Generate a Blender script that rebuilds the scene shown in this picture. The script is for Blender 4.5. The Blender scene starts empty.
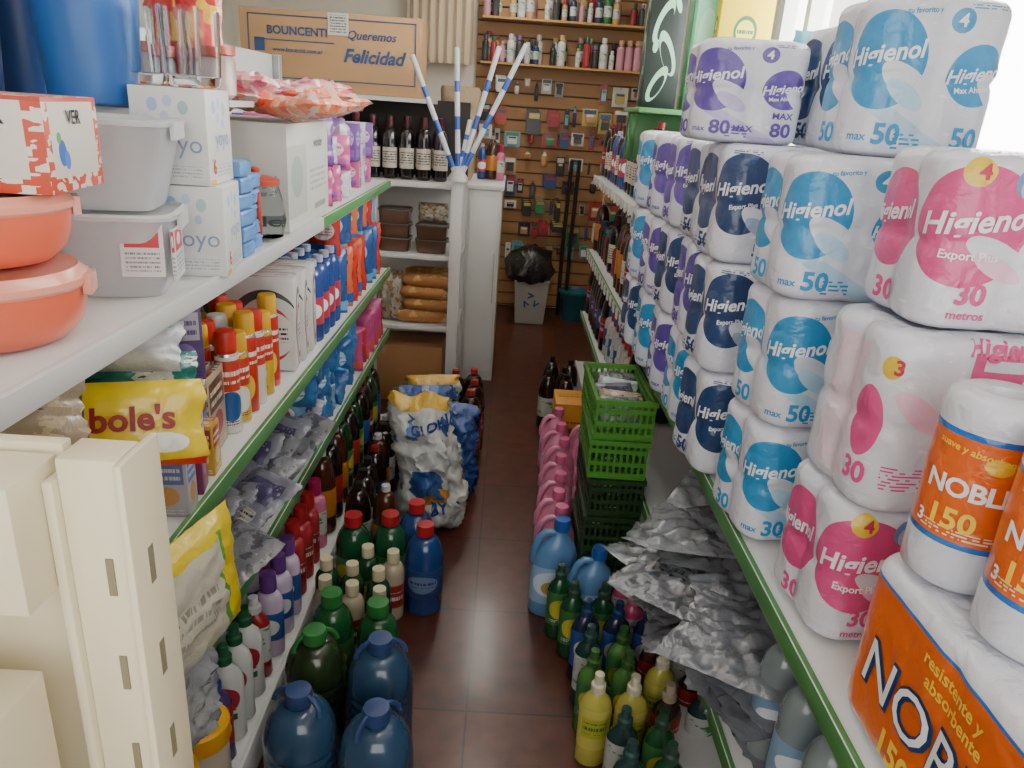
import bpy, math, random
from mathutils import Vector, Matrix, Euler, noise
random.seed(7)
rnd=random.uniform
S=bpy.context.scene
# ------------------------------------------------------------------ materials
def C(h):
    h=h.lstrip('#'); o=[]
    for i in (0,2,4):
        c=int(h[i:i+2],16)/255
        o.append(c/12.92 if c<=.04045 else ((c+.055)/1.055)**2.4)
    return (*o,1)
MC={}
def mat(name,col,rough=.5,layers=(),coat=0.,trans=0.,bump=0.,bscale=30,metal=0.,emis=0.,coord='UV',ior=1.45):
    if name in MC: return MC[name]
    m=bpy.data.materials.new(name); m.use_nodes=True
    nt=m.node_tree; N=nt.nodes; L=nt.links
    bs=N['Principled BSDF']
    bs.inputs['Roughness'].default_value=rough
    bs.inputs['Metallic'].default_value=metal
    bs.inputs['Coat Weight'].default_value=coat
    bs.inputs['Coat Roughness'].default_value=.14
    bs.inputs['Transmission Weight'].default_value=trans
    bs.inputs['IOR'].default_value=ior
    c=C(col) if isinstance(col,str) else col
    bs.inputs['Base Color'].default_value=c
    if emis:
        bs.inputs['Emission Color'].default_value=c
        bs.inputs['Emission Strength'].default_value=emis
    tc=None
    if layers or bump:
        tc=N.new('ShaderNodeTexCoord')
    def mth(op,a,b=None):
        n=N.new('ShaderNodeMath'); n.operation=op
        for i,x in enumerate((a,b)):
            if x is None: continue
            if isinstance(x,(int,float)): n.inputs[i].default_value=x
            else: L.new(x,n.inputs[i])
        return n.outputs[0]
    if layers:
        uv=tc.outputs[coord]
        sp=N.new('ShaderNodeSeparateXYZ'); L.new(uv,sp.inputs[0])
        u,v=sp.outputs[0],sp.outputs[1]
        cur=None
        def cmpn(x,lo,hi):
            n=N.new('ShaderNodeMath'); n.operation='COMPARE'
            L.new(x,n.inputs[0]); n.inputs[1].default_value=(lo+hi)/2; n.inputs[2].default_value=(hi-lo)/2
            return n.outputs[0]
        for l in layers:
            k=l[0]; colsock=None
            if k=='r':
                mask=mth('MULTIPLY',cmpn(u,l[1],l[2]),cmpn(v,l[3],l[4])); cc=l[5]
            elif k=='b':
                mask=cmpn(v,l[1],l[2]); cc=l[3]
            elif k=='e':
                mp=N.new('ShaderNodeMapping'); mp.vector_type='TEXTURE'
                L.new(uv,mp.inputs['Vector'])
                mp.inputs['Location'].default_value=(l[1],l[2],0)
                mp.inputs['Rotation'].default_value=(0,0,l[6] if len(l)>6 else 0)
                mp.inputs['Scale'].default_value=(l[3],l[4],1)
                ln=N.new('ShaderNodeVectorMath'); ln.operation='LENGTH'; L.new(mp.outputs[0],ln.inputs[0])
                mask=mth('LESS_THAN',ln.outputs['Value'],1.0); cc=l[5]
            elif k=='t':
                vn=mth('MULTIPLY',v,float(l[5])); fr=mth('LESS_THAN',mth('FRACT',vn),.5)
                fl=mth('MULTIPLY',mth('FLOOR',vn),7.3)
                cb=N.new('ShaderNodeCombineXYZ'); L.new(mth('MULTIPLY',u,90.),cb.inputs[0]); L.new(fl,cb.inputs[1])
                nz=N.new('ShaderNodeTexNoise'); nz.inputs['Scale'].default_value=1.; nz.inputs['Detail'].default_value=0; L.new(cb.outputs[0],nz.inputs['Vector'])
                g=mth('GREATER_THAN',nz.outputs[0],.45)
                mask=mth('MULTIPLY',mth('MULTIPLY',cmpn(u,l[1],l[2]),cmpn(v,l[3],l[4])),mth('MULTIPLY',g,fr)); cc=l[6]
            elif k=='n':
                nz=N.new('ShaderNodeTexNoise'); nz.inputs['Scale'].default_value=l[1]; nz.inputs['Detail'].default_value=3; L.new(uv,nz.inputs['Vector'])
                mask=mth('GREATER_THAN',nz.outputs[0],l[2]); cc=l[3]
            elif k=='s': # soft noise
                nz=N.new('ShaderNodeTexNoise'); nz.inputs['Scale'].default_value=l[1]; nz.inputs['Detail'].default_value=5; L.new(uv,nz.inputs['Vector'])
                mask=mth('MULTIPLY',nz.outputs[0],l[2]); cc=l[3]
            elif k=='v':
                vo=N.new('ShaderNodeTexVoronoi'); vo.inputs['Scale'].default_value=l[1]; vo.distance='CHEBYCHEV'; L.new(uv,vo.inputs['Vector'])
                s2=N.new('ShaderNodeSeparateColor'); L.new(vo.outputs['Color'],s2.inputs[0])
                rp=N.new('ShaderNodeValToRGB'); rp.color_ramp.interpolation='CONSTANT'
                cols=l[2]; el=rp.color_ramp.elements
                while len(el)<len(cols): el.new(.5)
                for i,x in enumerate(cols):
                    el[i].position=i/len(cols)
                for i,x in enumerate(cols): el[i].color=C(x)
                L.new(s2.outputs[0],rp.inputs[0]); colsock=rp.outputs[0]
                mask=None; cc=None
                if len(l)>3:
                    mask=mth('MULTIPLY',cmpn(u,l[3],l[4]),cmpn(v,l[5],l[6]))
            mx=N.new('ShaderNodeMix'); mx.data_type='RGBA'
            if mask is None: mx.inputs[0].default_value=1
            else: L.new(mask,mx.inputs[0])
            if cur is None: mx.inputs[6].default_value=c
            else: L.new(cur,mx.inputs[6])
            if colsock is not None: L.new(colsock,mx.inputs[7])
            else: mx.inputs[7].default_value=C(cc)
            cur=mx.outputs[2]
        L.new(cur,bs.inputs['Base Color'])
    if bump:
        nz=N.new('ShaderNodeTexNoise'); nz.inputs['Scale'].default_value=bscale; nz.inputs['Detail'].default_value=4
        nz.inputs['Distortion'].default_value=.6
        L.new(tc.outputs['Object'],nz.inputs['Vector'])
        bp=N.new('ShaderNodeBump'); bp.inputs['Strength'].default_value=bump; bp.inputs['Distance'].default_value=.01
        L.new(nz.outputs[0],bp.inputs['Height']); L.new(bp.outputs[0],bs.inputs['Normal'])
        if coat: L.new(bp.outputs[0],bs.inputs['Coat Normal'])
    MC[name]=m; return m
def P(col,rough=.4,**k):  # plain plastic
    return mat('plastic_'+col.lstrip('#')+('_%d'%int(rough*100)),col,rough,**k)
# ------------------------------------------------------------------ text
TC={}
def tmesh(body,size,bold=.02,shear=0.,track=1.):
    key=(body,size,bold,shear,track)
    if key in TC: return TC[key]
    cu=bpy.data.curves.new('t','FONT'); cu.body=body; cu.size=size; cu.offset=bold*size; cu.shear=shear
    cu.space_character=track; cu.resolution_u=3; cu.align_x='CENTER'; cu.align_y='CENTER'
    ob=bpy.data.objects.new('t',cu); S.collection.objects.link(ob)
    bpy.context.view_layer.update()
    me=bpy.data.meshes.new_from_object(ob.evaluated_get(bpy.context.evaluated_depsgraph_get()))
    vs=[(v.co.x,v.co.y) for v in me.vertices]; fs=[tuple(p.vertices) for p in me.polygons]
    bpy.data.objects.remove(ob); bpy.data.curves.remove(cu); bpy.data.meshes.remove(me)
    TC[key]=(vs,fs); return TC[key]
# ------------------------------------------------------------------ mesh builder
class MB:
    def __init__(s): s.v=[];s.f=[];s.m=[];s.uv=[];s.mats=[];s.lim=None
    def freeze(s):
        if s.lim is None: s.lim=len(s.v)
    def mi(s,m):
        if m not in s.mats: s.mats.append(m)
        return s.mats.index(m)
    def face(s,idx,m,uv=None):
        s.f.append(idx); s.m.append(s.mi(m)); s.uv.append(uv or [(0,0)]*len(idx))
    def lathe(s,prof,seg=24,c=(0,0,0),sx=1,sy=1,M=None,caps=True,fn=None):
        # prof: (r,z,material)
        vr={}
        for i in range(len(prof)-1):
            m=prof[i][2]; a=vr.setdefault(m,[1e9,-1e9])
            for z in (prof[i][1],prof[i+1][1]): a[0]=min(a[0],z);a[1]=max(a[1],z)
        b=len(s.v)
        for (r,z,_m) in prof:
            for i in range(seg):
                u=i/seg; x=-math.sin(2*math.pi*u)*r*sx; y=math.cos(2*math.pi*u)*r*sy
                p=Vector((x,y,z))
                if fn: p=fn(p,u)
                p+=Vector(c)
                s.v.append(M@p if M else p)
        for j in range(len(prof)-1):
            m=prof[j][2]; lo,hi=vr[m]; h=max(hi-lo,1e-6)
            v0=(prof[j][1]-lo)/h; v1=(prof[j+1][1]-lo)/h
            for i in range(seg):
                k=(i+1)%seg
                s.face((b+j*seg+i,b+j*seg+k,b+(j+1)*seg+k,b+(j+1)*seg+i),m,[(i/seg,v0),((i+1)/seg,v0),((i+1)/seg,v1),(i/seg,v1)])
        if caps:
            s.face(tuple(b+i for i in range(seg))[::-1],prof[0][2])
            e=b+(len(prof)-1)*seg
            s.face(tuple(e+i for i in range(seg)),prof[-2][2])
    def box(s,x0,x1,y0,y1,z0,z1,m,top=None,M=None,uvs=None):
        b=len(s.v)
        for z in (z0,z1):
            for x,y in ((x0,y0),(x1,y0),(x1,y1),(x0,y1)):
                p=Vector((x,y,z)); s.v.append(M@p if M else p)
        q=[(0,0),(1,0),(1,1),(0,1)]
        for f in ((0,1,5,4),(1,2,6,5),(2,3,7,6),(3,0,4,7)): s.face(tuple(b+i for i in f),m,q)
        s.face((b+4,b+5,b+6,b+7),top or m,q); s.face((b+3,b+2,b+1,b+0),top or m,q)
    def tube(s,pts,r,m,seg=8,closed=False):
        pts=[Vector(p) for p in pts]; n=len(pts); b=len(s.v)
        up=Vector((0,0,1)); prev=None
        for i,p in enumerate(pts):
            if closed: t=pts[(i+1)%n]-pts[i-1]
            else: t=pts[min(i+1,n-1)]-pts[max(i-1,0)]
            t.normalize()
            a=prev if prev is not None else (up if abs(t.z)<.9 else Vector((1,0,0)))
            x=a-t*a.dot(t); x.normalize(); prev=x; y=t.cross(x)
            rr=r[i] if isinstance(r,(list,tuple)) else r
            for k in range(seg):
                an=2*math.pi*k/seg; s.v.append(p+x*math.cos(an)*rr+y*math.sin(an)*rr)
        for i in range(n if closed else n-1):
            j=(i+1)%n
            for k in range(seg):
                l=(k+1)%seg
                s.face((b+i*seg+k,b+i*seg+l,b+j*seg+l,b+j*seg+k),m,[(k/seg,i/n),((k+1)/seg,i/n),((k+1)/seg,(i+1)/n),(k/seg,(i+1)/n)])
        if not closed:
            s.face(tuple(b+k for k in range(seg))[::-1],m); e=b+(n-1)*seg; s.face(tuple(e+k for k in range(seg)),m)
    def text(s,body,size,m,fn,bold=.02,shear=0.,rot=0.,at=(0,0),track=1.,arc=0.):
        s.freeze()
        vs,fs=tmesh(body,size,bold,shear,track); b=len(s.v); c,sn=math.cos(rot),math.sin(rot)
        for x,y in vs:
            y2=y+arc*x*x
            s.v.append(fn(at[0]+x*c-y2*sn,at[1]+x*sn+y2*c))
        for f in fs: s.face(tuple(b+i for i in f),m)
    def pillow(s,w,h,t,m,nx=16,ny=20,crum=.004,sc=18,seed=0,M=None,back=None):
        # stands in XZ plane, front toward -Y
        for side in (-1,1):
            b=len(s.v)
            for j in range(ny+1):
                for i in range(nx+1):
                    x=i/nx*2-1;y=j/ny*2-1
                    k=((1-abs(x)**2.6)*(1-abs(y)**3))**.55 if abs(x)<1 and abs(y)<1 else 0
                    p=Vector((x*w/2*(1-.03*math.cos(y*5)),side*t/2*k,h/2+y*h/2))
                    n=noise.noise(Vector((x*w*sc+seed*3.1,y*h*sc,side*2.+seed)))
                    n2=noise.noise(Vector((x*w*sc*2.3+seed,y*h*sc*2.3,5+side+seed)))
                    p.y+=side*(n+n2*.5)*crum*(.2+k); p.x+=n2*crum*.8
                    s.v.append(M@p if M else p)
            for j in range(ny):
                for i in range(nx):
                    a=b+j*(nx+1)+i; q=(a,a+1,a+nx+2,a+nx+1)
                    uv=[(i/nx,j/ny),((i+1)/nx,j/ny),((i+1)/nx,(j+1)/ny),(i/nx,(j+1)/ny)]
                    if side==1: q=q[::-1];uv=uv[::-1]
                    s.face(q,(back or m) if side==1 else m,uv)
    def build(s,name,bevel=0,ang=40):
        me=bpy.data.meshes.new(name)
        me.from_pydata([tuple(v) for v in s.v],[],s.f)
        for m in s.mats: me.materials.append(m)
        me.polygons.foreach_set('material_index',s.m)
        l=me.uv_layers.new(name='UVMap')
        flat=[c for f in s.uv for q in f for c in q]
        l.data.foreach_set('uv',flat)
        if bevel:
            import bmesh
            bm=bmesh.new(); bm.from_mesh(me); bm.verts.ensure_lookup_table()
            lim=s.lim if s.lim is not None else 10**9
            bmesh.ops.bevel(bm,geom=[e for e in bm.edges if e.verts[0].index<lim and e.verts[1].index<lim],offset=bevel,segments=2,affect='EDGES',profile=.5)
            bm.to_mesh(me); bm.free()
        me.polygons.foreach_set('use_smooth',[True]*len(me.polygons))
        try: me.set_sharp_from_angle(angle=math.radians(ang))
        except Exception: pass
        me.update(); return me
def place(name,me,loc=(0,0,0),rz=0,rx=0,ry=0,s=1,parent=None):
    o=bpy.data.objects.new(name,me); S.collection.objects.link(o)
    o.location=loc; o.rotation_euler=(rx,ry,rz)
    o.scale=(s,s,s) if isinstance(s,(int,float)) else s
    if parent: o.parent=parent
    return o
def group(name):
    e=bpy.data.objects.new(name,None); S.collection.objects.link(e); return e
# ------------------------------------------------------------------ product templates
def bottle(name,h,r,body,cap,label=None,neck=.014,sh=.68,lab=(.22,.55),caph=.02,capr=None,sx=1,sy=1,waist=0,seg=24):
    b=MB(); capr=capr or neck*1.15
    zs=h-caph
    pr=[(r*.82,0,body),(r*.97,.006,body),(r,.02,body)]
    if label:
        pr+=[(r,h*lab[0]-.002,body),(r*1.012,h*lab[0],label),(r*1.012,h*lab[1],label),(r,h*lab[1]+.002,body)]
    if waist: pr+=[(r*(1-waist),h*(lab[1]+.04),body),(r,h*(lab[1]+.09),body)]
    z0=h*sh
    n=7
    for i in range(n+1):
        t=i/n; rr=neck+(r-neck)*(math.cos(t*math.pi/2)**.9 if t<1 else 0); pr.append((rr,z0+(zs-.008-z0)*math.sin(t*math.pi/2)**1.1*1.0,body))
    pr.append((neck,zs,body))
    b.lathe(pr,seg,sx=sx,sy=sy)
    b.lathe([(capr,zs-.002,cap),(capr*1.02,zs+caph*.5,cap),(capr*.97,zs+caph,cap),(capr*.5,zs+caph+.001,cap)],16)
    return b.build(name)
def jug(name,h,w,d,body,cap,label=None,caph=.035):
    b=MB(); r=w/2
    def fn(p,u):
        t=max(0,(p.z/h-.5)/.4)
        p.x+=min(t,1)*w*.12
        return p
    pr=[(r*.9,0,body),(r*1.0,.012,body),(r,h*.12,body)]
    if label: pr+=[(r*1.0,h*.15,label),(r*1.01,h*.52,label)]
    pr+=[(r,h*.54,body),(r*.98,h*.6,body),(r*.86,h*.68,body),(r*.66,h*.76,body),(r*.42,h*.82,body),(.017,h*.87,body),(.017,h-caph,body)]
    b.lathe(pr,28,sy=d/w,fn=fn)
    cx=w*.12
    b.lathe([(.023,h-caph,cap),(.025,h-caph*.5,cap),(.021,h,cap),(.01,h+.001,cap)],18,c=(cx,0,0))
    b.tube([(cx-.012,0,h*.85),(cx-.045,0,h*.86),(-w*.36,0,h*.80),(-w*.46,0,h*.68),(-w*.46,0,h*.56),(-w*.4,0,h*.5)],[.01,.011,.012,.012,.012,.008],body,10)
    return b.build(name,ang=50)
def carboy(name,h,r,body,cap):
    b=MB()
    pr=[(r*.85,0,body),(r,.015,body)]
    for i in range(6):
        z=.03+i*h*.085; pr+=[(r,z,body),(r*.965,z+h*.02,body),(r*.965,z+h*.035,body),(r,z+h*.06,body)]
    for i in range(8):
        t=i/7; pr.append((.028+(r-.028)*math.cos(t*math.pi/2),h*.58+h*.3*math.sin(t*math.pi/2),body))
    pr.append((.026,h*.93,body))
    b.lathe(pr,28)
    b.lathe([(.031,h*.9,cap),(.033,h*.96,cap),(.029,h,cap),(.012,h+.002,cap)],20)
    pts=[]
    for i in range(13):
        a=math.pi*i/12; pts.append((math.cos(a)*r*.75,math.sin(a)*.01-.01,h*.86+math.sin(a)*h*.13))
    b.tube(pts,.006,cap,6)
    return b.build(name,ang=50)
def spraycan(name,h,r,body,cap,top=None):
    b=MB(); w=top or P('#d8d8d8',.25,metal=.8)
    b.lathe([(r*.93,0,w),(r,.005,body),(r,h*.76,body),(r*.98,h*.77,w),(r*.85,h*.81,w),(r*.7,h*.83,w)],20)
    b.lathe([(r*.9,h*.79,cap),(r*.9,h*.97,cap),(r*.8,h,cap),(r*.3,h+.001,cap)],20)
    return b.build(name)
def squeeze(name,h,w,d,body,cap,label=None):
    b=MB(); r=w/2
    pr=[(r*.85,0,body),(r,.01,body),(r*.95,h*.2,body)]
    if label: pr+=[(r*.95,h*.21,label),(r*1.0,h*.6,label)]
    pr+=[(r*.98,h*.66,body),(r*.8,h*.74,body),(r*.45,h*.8,body),(.014,h*.83,body)]
    b.lathe(pr,24,sy=d/w)
    b.lathe([(.019,h*.82,cap),(.019,h*.89,cap),(.013,h*.91,cap),(.012,h,cap),(.004,h+.001,cap)],14)
    return b.build(name)
def cart(name,w,d,h,m,top=None,bev=.002):
    b=MB(); b.box(-w/2,w/2,-d/2,d/2,0,h,m,top); return b.build(name,bevel=bev)
def bag(name,w,h,t,m,seed=0,crum=.006,sc=18,back=None,nx=16,ny=20):
    b=MB(); b.pillow(w,h,t,m,seed=seed,crum=crum,sc=sc,back=back,nx=nx,ny=ny); return b.build(name,ang=70)
# toilet paper shrink-wrapped pack
def make_pack(name,w,d,h,wrap,top,texts,rc=.048,dim=.007,levels=2,N=112,NZ=26):
    a,bb=w/2,d/2
    L=2*(2*(a-rc)+2*(bb-rc))+2*math.pi*rc
    def pt(s):
        sg=1 if s>=0 else -1; t=abs(s)
        q=math.pi/2*rc
        if t<a-rc: x,y,nx,ny,k=t,-bb,0,-1,t
        elif t<a-rc+q:
            an=(t-(a-rc))/rc-math.pi/2; nx,ny=math.cos(an),math.sin(an); x,y=a-rc+rc*nx,-bb+rc+rc*ny;k=9
        elif t<a-rc+q+2*(bb-rc):
            k=t-(a-rc+q)-(bb-rc); x,y,nx,ny=a,k,1,0
        elif t<a-rc+2*q+2*(bb-rc):
            an=(t-(a-rc+q+2*(bb-rc)))/rc; nx,ny=math.cos(an),math.sin(an); x,y=a-rc+rc*nx,bb-rc+rc*ny;k=9
        else:
            x=a-rc-(t-(a-rc+2*q+2*(bb-rc))); y,nx,ny,k=bb,0,1,x
        ins=dim*math.exp(-(k/.016)**2)
        return Vector((sg*(x-nx*ins),y-ny*ins,0)),Vector((sg*nx,ny,0))
    def zin(z):
        re=.022; o=0
        zz=min(z,h-z)
        if zz<re: o+=re-math.sqrt(max(0,re*re-(re-max(zz,0))**2))
        for l in range(1,levels): o+=.005*math.exp(-((z-h*l/levels)/.009)**2)
        return o
    def surf(s,z,off=0):
        p,n=pt(s); p=p-n*(zin(z)-off); p.z=z
        return p
    b=MB(); base=len(b.v)
    zs=[0,.002,.006,.012,.02]; m=NZ-8
    zs+=[.03+(h-.06)*i/m for i in range(m+1)]+[h-.02,h-.012,h-.006,h-.002,h]
    for z in zs:
        for i in range(N):
            p=surf((i/N-.5)*L,z)
            nn=noise.noise(p*28)*.0018
            p2,n=pt((i/N-.5)*L); b.v.append(p+n*nn)
    for j in range(len(zs)-1):
        for i in range(N):
            k=(i+1)%N
            b.face((base+j*N+i,base+j*N+k,base+(j+1)*N+k,base+(j+1)*N+i),wrap,[(i/N,zs[j]/h),((i+1)/N,zs[j]/h),((i+1)/N,zs[j+1]/h),(i/N,zs[j+1]/h)])
    e=base+(len(zs)-1)*N; prev=e
    for sc,dz in ((.9,.003),(.6,-.001),(.25,.002)):
        st=len(b.v)
        for i in range(N):
            p=Vector(b.v[e+i]); b.v.append(Vector((p.x*sc,p.y*sc,h+dz)))
        for i in range(N):
            k=(i+1)%N; b.face((prev+i,prev+k,st+k,st+i),top)
        prev=st
    b.face(tuple(prev+i for i in range(N)),top)
    b.face(tuple(base+i for i in range(N))[::-1],top)
    for (body,size,m,sx,zz,kw) in texts:
        kw=dict(kw); off=kw.pop('off',.002)
        b.text(body,size,m,lambda x,y:surf(x,min(max(y,.001),h-.001),off),at=(sx,zz),**kw)
    return b.build(name,ang=60)
# ------------------------------------------------------------------ ROOM
tile=mat('floor_tile_terracotta','#5a3428',.3,coat=.2)
nt=tile.node_tree;N=nt.nodes;Lk=nt.links;bs=N['Principled BSDF']
tc=N.new('ShaderNodeTexCoord')
mp=N.new('ShaderNodeMapping');mp.inputs['Location'].default_value=(.03,.16,0);Lk.new(tc.outputs['Object'],mp.inputs[0])
br=N.new('ShaderNodeTexBrick');br.offset=0;br.inputs['Scale'].default_value=1
br.inputs['Brick Width'].default_value=.45;br.inputs['Row Height'].default_value=.45;br.inputs['Mortar Size'].default_value=.003
br.inputs['Color1'].default_value=C('#5e3323');br.inputs['Color2'].default_value=C('#532d20');br.inputs['Mortar'].default_value=C('#2e1b14')
Lk.new(mp.outputs[0],br.inputs[0])
nz=N.new('ShaderNodeTexNoise');nz.inputs['Scale'].default_value=14;nz.inputs['Detail'].default_value=7;Lk.new(tc.outputs['Object'],nz.inputs[0])
rp=N.new('ShaderNodeValToRGB');rp.color_ramp.elements[0].position=.3;rp.color_ramp.elements[1].position=.7;rp.color_ramp.elements[0].color=(.3,.28,.27,1);rp.color_ramp.elements[1].color=(1.,.97,.95,1);Lk.new(nz.outputs[0],rp.inputs[0])
mx=N.new('ShaderNodeMix');mx.data_type='RGBA';mx.blend_type='MULTIPLY';mx.inputs[0].default_value=.65
Lk.new(br.outputs[0],mx.inputs[6]);Lk.new(rp.outputs[0],mx.inputs[7]);Lk.new(mx.outputs[2],bs.inputs['Base Color'])
def slab(name,x0,x1,y0,y1,z0,z1,m,bev=0):
    b=MB();b.box(x0,x1,y0,y1,z0,z1,m);return place(name,b.build(name,bevel=bev))
wallm=mat('painted_wall','#ddd6c8',.8,bump=.1)
slab('floor',-2.2,1.6,-1.5,6.4,-.1,0,tile)
slab('ceiling',-2.2,1.6,-.6,6.4,2.9,3.0,mat('ceiling_paint','#e2dfd6',.9))
slab('wall_back',-2.2,1.6,6.3,6.45,0,2.9,wallm)
slab('wall_left',-2.3,-2.2,-.6,6.4,0,2.9,wallm)
b=MB()
for q in ((-.6,1.5,0,2.9),(1.5,3.45,0,1.45),(1.5,3.45,2.6,2.9),(3.45,6.4,0,2.9)): b.box(1.12,1.25,q[0],q[1],q[2],q[3],wallm)
place('wall_right',b.build('wall_right'))
b=MB()
for q in ((-2.2,-1.0,0,2.9),(-1.0,1.1,0,.9),(-1.0,1.1,2.55,2.9)): b.box(q[0],q[1],-.7,-.6,q[2],q[3],wallm)
place('wall_front_light_block',b.build('wall_front_light_block'))  # unseen wall added behind the camera to cut the incoming sky light
wf=P('#e8ecec',.3)
b=MB()
for y0,y1,z0,z1 in ((1.5,1.56,1.45,2.6),(3.39,3.45,1.45,2.6),(1.5,3.45,1.45,1.52),(1.5,3.45,2.53,2.6),(2.45,2.52,1.45,2.6),(3.08,3.13,1.45,2.6)): b.box(1.08,1.16,y0,y1,z0,z1,wf)
b.box(1.13,1.137,1.5,3.45,1.45,2.6,mat('window_glass','#ffffff',.0,trans=1,ior=1.02))
place('window_1',b.build('window_1'))
# slatwall
wood=mat('slatwall_wood','#9a7044',.45,layers=(('s',3,.6,'#b0875a'),))
b=MB()
for i in range(27):
    z=.03+i*.1
    b.box(-.32,1.1,6.26,6.283,z,z+.088,wood)
b.box(-.32,1.1,6.283,6.296,0.01,2.8,P('#6a4828',.7))
place('wooden_slat_panel',b.build('slat_panel'))
# ------------------------------------------------------------------ SHELVES
white=mat('shelf_white_enamel','#d2d3d2',.35); green=mat('shelf_green_trim','#4a8048',.4); grey=P('#8c8f8c',.5)
def gondola(name,sgn,xf,xb,y0,y1,levels,ups=()):
    b=MB()
    for z,th,m,ya,yb in levels:
        xa,xc=sorted((sgn*xf,sgn*xb))
        b.box(xa,xc,ya,yb,z-.02,z,white)
        e0,e1=sorted((sgn*xf,sgn*(xf-.012)))
        b.box(e0,e1,ya,yb,z-th,z+.004,m)
    e0,e1=sorted((sgn*xb,sgn*(xb+.015)))
    b.box(e0,e1,y0,y1,0,ups[0] if ups else 1.9,white)
    for yy in ups[1:]:
        e0,e1=sorted((sgn*(xb-.03),sgn*(xb)))
        b.box(e0,e1,yy-.02,yy+.02,0,ups[0],grey)
    return place(name,b.build(name,bevel=.0015))
gondola('shelving_unit',-1,.55,1.03,.62,3.45,[(1.265,.032,white,.66,2.2),(1.265,.03,green,2.2,3.45),(.865,.035,green,.66,3.45),(.57,.035,green,.66,3.45),(.12,.1,white,.66,3.45)],ups=(1.75,.7,1.6,2.5,3.4))
gondola('shelving_unit',1,.5,1.03,.3,4.5,[(.84,.035,green,.3,4.5),(.45,.035,green,.3,4.5),(.12,.1,white,.3,4.5),(1.27,.035,white,2.75,4.5)],ups=(1.44,.4,1.4,2.5,3.5,4.4))
# ------------------------------------------------------------------ TOILET PAPER PACKS
wh='#dcdee8'; W=mat('print_white','#f4f6fa',.4)
sky='#2f8fc4'; navy='#22406f'; pink='#d84f8a'; purp='#5b459c'
pale={sky:'#b4d4e8',navy:'#9fb2d0',pink:'#ecc0d4',purp:'#c4b8e0'}
INK={k:mat('ink_'+k.lstrip('#'),k,.4) for k in (sky,navy,pink,purp)}
red_=mat('ink_red','#c03050',.4)
def wrapmat(name,col,kind):
    pl=pale[col]
    l=[('b',0,.03,'#c4c8d4'),('n',26,.66,'#eceef4')]
    if kind=='tear':
        l+=[('e',.50,.12,.03,.5,pl,.5),('e',.39,.60,.085,.30,col,.0),('e',.455,.44,.045,.17,wh,.3),('e',.445,.40,.03,.10,pl,.3),('e',.585,.54,.062,.19,col),('e',.63,.44,.035,.12,wh,.2),('e',.53,.86,.022,.075,col),
            ('e',.20,.58,.08,.30,col),('e',.26,.44,.045,.17,wh,.3),('t',.44,.50,.05,.16,34,col),('t',.54,.64,.93,.97,60,col),('r',.655,.67,.15,.8,col)]
    elif kind=='half':
        l+=[('e',.40,.60,.095,.34,col),('e',.47,.36,.045,.15,wh,.3),('e',.46,.33,.03,.09,pl,.3),('r',.535,.64,.2,.76,col),('t',.54,.635,.24,.6,30,wh),('e',.565,.68,.02,.05,'#e8c844'),('e',.21,.57,.09,.34,col),('t',.14,.27,.08,.16,30,col),('r',.645,.66,.2,.76,'#e8c844'),('t',.36,.44,.93,.97,60,col)]
    elif kind=='pink':
        l+=[('e',.41,.60,.10,.34,col),('e',.48,.42,.045,.15,wh,.4),('e',.47,.38,.03,.09,pl,.4),('e',.61,.46,.055,.15,col),('e',.40,.9,.025,.08,'#e3c23c'),('r',.54,.64,.83,.97,'#e8c844'),('e',.48,.86,.02,.08,'#6d8fc4'),('e',.485,.83,.015,.06,'#b8c8e4'),
            ('e',.22,.58,.08,.3,col),('r',.655,.72,.35,.7,col),('t',.66,.715,.38,.66,40,wh),('t',.55,.63,.31,.36,60,col)]
    elif kind=='pinkbox':
        l+=[('r',.49,.62,.07,.93,col),('t',.50,.61,.22,.58,34,'#f0c8dc'),('r',.51,.60,.84,.90,wh),('e',.36,.82,.018,.06,'#e3c23c'),('r',.2,.30,.1,.9,'#e9d3e0'),('e',.33,.5,.035,.2,col),('r',.64,.72,.1,.3,'#3a3a44'),('t',.64,.72,.1,.3,60,wh),('t',.38,.46,.15,.3,50,pink),('e',.42,.6,.03,.12,pl,.3)]
    return mat(name,wh,.36,layers=l,coat=.6,bump=.65,bscale=26)
topm=mat('wrap_top',wh,.35,coat=.8,bump=.8,bscale=30)
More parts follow.
